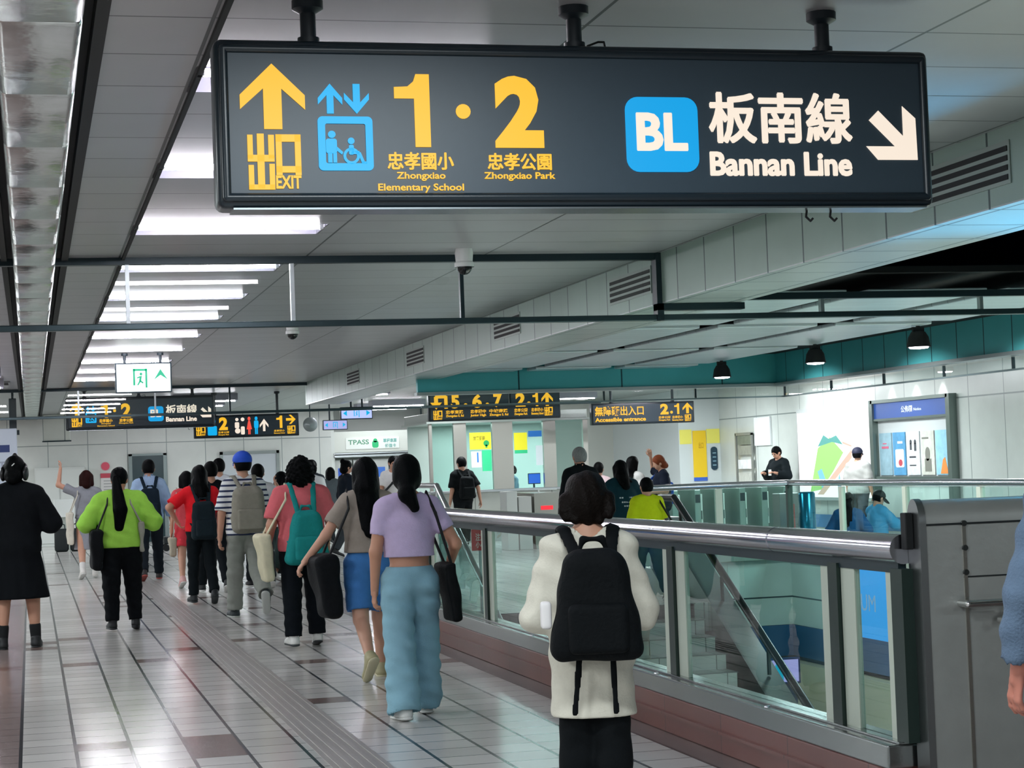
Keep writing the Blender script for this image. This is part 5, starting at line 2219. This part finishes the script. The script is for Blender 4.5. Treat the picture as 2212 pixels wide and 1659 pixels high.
# others close to the red t-shirt
p = Person('person in a dark t-shirt with short black hair just beyond the red t-shirt', 2.28, 25.5, 5, 1.71, 1.0, legs=WALK_L, res=.014)
p.trousers('#10171b')
p.top('#10161c', sleeve=.7, loose=.018)
p.shoes(BLK)
p.hair('short', '#0b0d10')
p = Person('person in a pink red top with bare legs half hidden left of the red t-shirt', 2.08, 27.0, 0, 1.6, .95, legs=WALK_R, res=.014)
p.trousers('#d8404a', 'shorts', .6, .066, .06)
p.top('#d8525a', sleeve=.7, loose=.02)
p.shoes('#d8a8a4')
p.hair('bob', '#0d0f12')
p.bag('shoulder_bag', 'beige and black patterned bag left of the dark slate backpack', '#b3ab98', -1, (.1, .24, .26), .44, .0, .13, .085)
p = Person('person in a white shirt with short black hair far beyond the red t-shirt', 2.81, 30.0, 0, 1.79, 1.0, legs=WALK_L, res=.015)
p.trousers('#1a2026')
p.top('#dfe4ea', 'shirt', sleeve=.8, loose=.02)
p.shoes(BLK)
p.hair('short', '#0c0e11')

# lime sweater
p = Person('person in a lime green sweater with a long black ponytail', .86, 19.85, 2, 1.61, 1.2, legs={'L': (-5, 4, 1, 2), 'R': (6, 10, 3, 8)}, arms={'L': ((.5, .0, -.85), (-.2, .75, .05)), 'R': ((.5, .0, -.85), (-.2, .75, -.05))}, head=(22, 12), res=.011, skin='#b98368')
p.trousers('#080c10', r0=.066, r1=.044, r2=.034)
p.top('#a2dc55', 'sweater', sleeve=1.8, hem=.505, loose=.026, folds=.005)
p.shoes('#0c1114', '#141a1d')
p.hair('pony', '#080b0e', .235)
p.bag('shoulder_bag', 'black shoulder bag behind the left elbow of the lime sweater', '#0a0e12', -1, (.12, .3, .4), .62, -.03, .15, .07)
p.bag('sling_bag', 'grey sling bag at the right hip of the lime sweater', '#9c9c90', 1, (.05, .14, .3), .66, -.045, .125, .05)

# light blue shirt
p = Person('person in a light blue shirt with a navy backpack before the dark door', 1.7, 29.2, 0, 1.8, 1.0, legs=WALK_R, arms={'L': ((.3, -.05, -1), (.1, .3, -1)), 'R': ((.34, -.05, -1), (.15, .2, -1))}, head=(8, 6), res=.0135)
p.trousers('#161d24', r0=.06, r1=.044, r2=.038)
p.top('#9db7d6', 'shirt', sleeve=1.7, hem=.50, loose=.018, collar=True)
p.shoes('#241f20', '#a8504a')
p.hair('short', '#0c0e10')
p.backpack('navy backpack on the light blue shirt', '#14222e', (.29, .15, .46), .64)

# grey dress
p = Person('person in a grey dress with auburn hair and one arm raised to the head', .84, 30.8, 4, 1.68, 1.0, legs=WALK_R, arms={'L': ((.75, .2, .35), (-.15, .1, .98)), 'R': ((.3, .05, -1), (0, .4, -.8))}, head=(4, 2), res=.0135)
p.skirt('#8d9096', 'dress', .275, .125, .66)
p.top('#8d9096', 'dress_top', sleeve=.6, hem=.56, loose=.016)
p.shoes('#d9d6d0', sock='#dcdad6')
p.hair('bob', '#43201c')
p.bag('tote_bag', 'cream tote bag at the left side of the grey dress', '#d9d4c4', -1, (.1, .26, .5), .62, -.02, .16, .08)

# black coat
p = Person('person in a long black coat standing still at the left edge', -.14, 18.4, 0, 1.76, 1.08, legs={'L': (-2, 2, 4, 0), 'R': (3, 2, 5, 0)}, arms={'L': ((.36, .0, -.95), (.0, .65, -.6)), 'R': ((.42, .1, -.9), (-.3, .8, .55))}, head=(14, 6), res=.0115)
p.skirt('#090d11', 'coat_skirt', .262, .165, .62, .8)
p.top('#0a0e12', 'coat', sleeve=1.7, hem=.5, loose=.034, neck=.05, collar=True)
p.shoes('#0c1013', '#101416', sock='#0a0e11')
p.hair('bun', '#0a0d10')
F = Field(.008)
for q in (-1, 1):
    F.ell(p.hp((q * .058, -.012, .042)), (.016 * p.h, .034 * p.h, .04 * p.h), p.HR)
F.cap(p.hp((-.056, .0, .085)), p.hp((0, .0, .142)), .014)
F.cap(p.hp((.056, .0, .085)), p.hp((0, .0, .142)), .014)
put('headphones', F.mesh(), M('#080b0d', .35), p.root)
F = Field(.006)
F.cap(p.hp((.004, -.078, .075)), p.hp((.016, -.074, .088)), .006)
put('hair_clip', F.mesh(), M('#f4f4f2', .3), p.root)
t = p.carried('phone', 'black phone held up at the right of the black coat', 'phone', p.J['aR']['wr'] + np.array([-.03, .09, .05]))
q = B()
q.box(-.08, .08, -.006, .006, -.018, .018, .004)
q.done('case', BLACK, t)

# row in the middle distance
p = Person('person in a white shirt with a hand raised to the face beyond the blue cap', 2.95, 26.0, 0, 1.66, 1.0, legs=WALK_L, arms={'R': ((.6, .4, -.5), (-.35, .45, .85))}, head=(12, 14), res=.014)
p.trousers('#20262a')
p.top('#e2e4e6', 'shirt', sleeve=.8, loose=.018)
p.shoes(BLK)
p.hair('short', '#0d0f11')
p = Person('person with a black bob in a white top walking to the right', 3.42, 27.4, -50, 1.55, .95, legs=WALK_L, arms={'L': ((.3, .3, -.8), (-.3, .8, .2)), 'R': ((.3, .2, -1), (0, .7, .1))}, head=(0, 18), res=.014)
p.trousers('#2a3a38', 'trousers', 1.7, .07, .07, .075)
p.top('#e6e6e4', sleeve=.6, loose=.02)
p.shoes('#e8e8e4')
p.hair('bob', '#0b0d10')
p.bag('shoulder_bag', 'black shoulder bag of the person with the black bob', '#12181a', -1, (.12, .3, .26), .66, .02, .13, .06)
p = Person('person with dark hair and a white top hidden behind the black curly hair', 4.21, 30.0, -20, 1.72, 1.0, legs=WALK_L, res=.016)
p.trousers('#1a2024')
p.top('#d9dcdc', sleeve=.7, loose=.02)
p.shoes(BLK)
p.hair('shaggy', '#0c0e10')
p = Person('person with black hair and dark top queueing just left of the black curly hair', 5.1, 36.0, -30, 1.76, 1.0, legs=WALK_L, res=.017)
p.trousers('#1a2024')
p.top('#2a3136', sleeve=.7, loose=.02)
p.shoes(BLK)
p.hair('short', '#0c0e10')
p = Person('person with a top bun and navy jacket queueing at the ticket counter', 5.42, 34.0, -75, 1.72, 1.0, legs=WALK_L, head=(0, 8), res=.015)
p.trousers('#3c4246')
p.top('#1b232e', 'jacket', sleeve=1.8, loose=.03)
p.shoes(BLK)
p.hair('bun', '#0c0e10', 1)
p = Person('person with black hair in a grey top behind the navy jacket in the queue', 6.05, 40.0, -40, 1.62, 1.0, legs=WALK_L, res=.018)
p.trousers('#1a2024')
p.top('#4d565a', sleeve=.7, loose=.02)
p.shoes(BLK)
p.hair('bob', '#0c0e10')
p = Person('person in a white t-shirt facing the camera with a black bag strap across the chest', 6.63, 36.0, 165, 1.78, 1.0, legs=WALK_L, arms={'R': ((.2, .3, -1), (-.3, .8, -.2))}, head=(-20, 14), res=.015)
p.trousers('#2b3338')
p.top('#e4e4e2', sleeve=.7, loose=.02)
p.shoes(BLK)
p.hair('short', '#0c0e10')
p.face()
F = Field(.012)
a, b2, c = p.T((-.1 * p.h, .10, .8 * p.h)), p.T((0, .15, .72 * p.h)), p.T((.12 * p.h, .12, .6 * p.h))
F.cap(a, b2, .022)
F.cap(b2, c, .022)
put('chest_strap', F.mesh(), M('#12181c', .7), p.root)

# black figure before the booth
p = Person('person all in black with a black backpack before the information booth', 8.0, 36.2, 10, 1.72, 1.02, legs=WALK_R, arms={'R': ((.4, -.25, -.9), (.15, -.05, -1))}, head=(-8, 10), res=.014)
p.trousers('#0f1517', r0=.062, r1=.05, r2=.045)
p.top('#0c1113', sleeve=.8, loose=.024)
p.shoes('#1a1e20')
p.hair('short', '#0c0e10')
p.backpack('black backpack on the figure before the booth', '#0a0f11', (.3, .15, .42), .66)
p = Person('clerk in a light blue shirt behind the booth window', 9.55, 38.5, 100, 1.52, 1.0, arms={'L': ((.2, .5, -.8), (-.2, .9, .3))}, res=.016)
p.trousers('#1d2733')
p.top('#9fc4dc', 'shirt', sleeve=.8, loose=.02)
p.shoes(BLK)
p.hair('short', '#14171a')

# at the head of the stairs
p = Person('grey-haired person in a black jacket at the head of the stairs', 6.86, 24.0, 20, 1.72, 1.1, legs=WALK_L, head=(10, 8), res=.013)
p.trousers('#15191c')
p.top('#0c1215', 'jacket', sleeve=1.85, loose=.034, collar=True)
p.shoes(BLK)
p.hair('short', '#8f9290')
p = Person('person with long black hair in a dark teal jacket lettered on the back', 6.85, 22.2, 8, 1.53, 1.0, legs=WALK_L, arms={'L': BENT, 'R': BENT}, head=(10, 14), res=.012)
p.skirt('#0e1820', 'long_skirt', .12, .11, .6)
p.top('#11343d', 'jacket', sleeve=1.85, hem=.5, loose=.04)
p.shoes(BLK)
p.hair('long', '#0b0d10', .07)
q = B()
for z, w_ in ((.71, .1), (.675, .07), (.645, .04)):
    c = p.T((0, -.142, z * p.h))
    for i in range(-3, 4):
        if abs(i) * .03 < w_:
            q.box(c[0] + i * .028 - .01, c[0] + i * .028 + .008, c[1] - .004, c[1] + .01, c[2] - .008, c[2] + .008)
q.done('back_print', M('#c9d3d4', .6), p.root)
p = Person('small person in a bright yellow green t-shirt at the head of the stairs', 6.45, 20.0, 6, 1.33, 1.02, legs=WALK_L, arms={'L': ((.2, -.02, -1), (.05, .15, -1))}, res=.011)
p.trousers('#3f4f42', r0=.064, r1=.048, r2=.044)
p.top('#c6d81c', sleeve=.75, hem=.48, loose=.024)
p.shoes('#2a3438')
p.hair('short', '#0b0d10')
p.bag('shoulder_bag', 'black bag hanging right of the yellow green t-shirt', '#0d1216', 1, (.2, .2, .2), .58, -.05, .22, .085)

# group under the accessible entrance sign
p = Person('person with long black hair in a white blouse talking to the navy t-shirt', 9.02, 28.6, -60, 1.59, .95, legs=WALK_L, arms={'L': BENT, 'R': BENT}, head=(0, 6), res=.014)
p.trousers('#3a4248')
p.top('#e2dfdc', 'blouse', sleeve=.9, loose=.022)
p.shoes(BLK)
p.hair('long', '#0c0e10', .12)
p = Person('person in a navy t-shirt with reddish hair raising an arm to the head', 9.38, 28.3, 85, 1.6, 1.0, legs=WALK_L, arms={'L': BENT, 'R': ((.85, .1, .3), (-.45, .25, .85))}, head=(0, 22), res=.014)
p.trousers('#20262c')
p.top('#151c2c', sleeve=.7, loose=.02)
p.shoes(BLK)
p.hair('bun', '#7a3f28')
p.bag('shoulder_bag', 'blue bag on the back of the navy t-shirt', '#1f56b8', 1, (.14, .2, .36), .74, -.06, .06, .05)
p = Person('person in a pale pink top half hidden left of the white blouse', 8.8, 29.7, -30, 1.52, .95, legs=WALK_L, res=.015)
p.trousers('#4a4448')
p.top('#e6c8cc', sleeve=.9, loose=.02)
p.shoes(BLK)
p.hair('short', '#141416')

# by the right wall
p = Person('person in a black sweater leaning on the right wall and looking at a phone', 14.62, 36.6, 112, 1.72, 1.08, legs={'L': (4, 2, 4, 0), 'R': (10, 6, 4, 0)}, arms={'L': ((.35, .15, -.9), (-.45, .8, .25)), 'R': ((.35, .15, -.9), (-.45, .8, .25))}, head=(0, 30), res=.014)
p.trousers('#1a2227')
p.top('#0f181c', 'sweater', sleeve=1.75, loose=.028)
p.shoes(BLK)
p.hair('short', '#0c0e10')
p.face()
t = p.carried('phone', 'pale phone in the hands of the person leaning on the right wall', 'phone', p.J['aL']['wr'] + np.array([.1, .06, .02]))
q = B()
q.box(-.04, .04, -.006, .006, -.07, .05, .004)
q.done('case', WHITE, t)
p = Person('person in a grey t-shirt and dark cap before the lit map', 14.15, 31.7, -55, 1.61, 1.1, legs=WALK_L, head=(-10, 4), res=.014)
p.trousers('#3a4046')
p.top('#a9a8a4', sleeve=.8, loose=.026)
p.shoes(BLK)
p.hair('short', '#15161c')
p.cap('#1c1e38')
sit = {'L': (78, 118, 30, 0), 'R': (82, 120, 30, 0)}
p = Person('person with long black hair and blue top sitting on the floor beyond the far balustrade', 11.95, 27.2, -40, 1.62, 1.0, legs=sit, arms={'L': BENT, 'R': BENT}, head=(0, 20), res=.014, seat=.05)
p.trousers('#2c6ea6')
p.top('#1d4f7c', 'jacket', sleeve=1.8, hem=.49, loose=.03)
p.shoes('#cfd3d6')
p.hair('long', '#0a0c10', .16)
p = Person('person in a dark cap and pale blue shirt sitting and holding a phone', 12.79, 28.0, -75, 1.62, 1.0, legs=sit, arms={'L': ((.3, .5, -.7), (-.2, .9, .1)), 'R': ((.3, .5, -.7), (-.2, .9, .15))}, head=(0, 26), res=.014, seat=.05)
p.trousers('#b9a892')
p.top('#4f9cc8', 'shirt', sleeve=1.2, hem=.49, loose=.03)
p.shoes('#cfd3d6')
p.hair('short', '#0a0c10')
p.cap('#11181c')
p.face()
t = p.carried('phone', 'phone held by the sitting person in the dark cap', 'phone', p.J['aR']['wr'] + np.array([-.05, .12, .02]))
q = B()
q.box(-.04, .04, -.006, .006, -.06, .06, .004)
q.done('case', M('#1d2b40', .3), t)

# denim at the right edge
p = Person('person in a washed denim jacket cut off by the right edge of the picture', 3.14, 5.3, 0, 1.68, 1.0, legs=WALK_L, arms={'L': ((.26, .0, -1), (.1, .2, -1)), 'R': HANG}, res=.0095, skin='#b0705f')
p.trousers('#8fb0cc', 'jeans', 1.92, .066, .052, .05, mat=M('#86a6c4', .85, noise=(8, .25), bump=(140, .2)))
p.top('#44648a', 'denim_jacket', sleeve=1.72, hem=.40, loose=.02, mat=M('#4d6076', .85, noise=(9, .45), bump=(120, .3)), folds=.006, collar=True)
p.shoes('#d8d8d4')
p.hair('short', '#0c0e10')
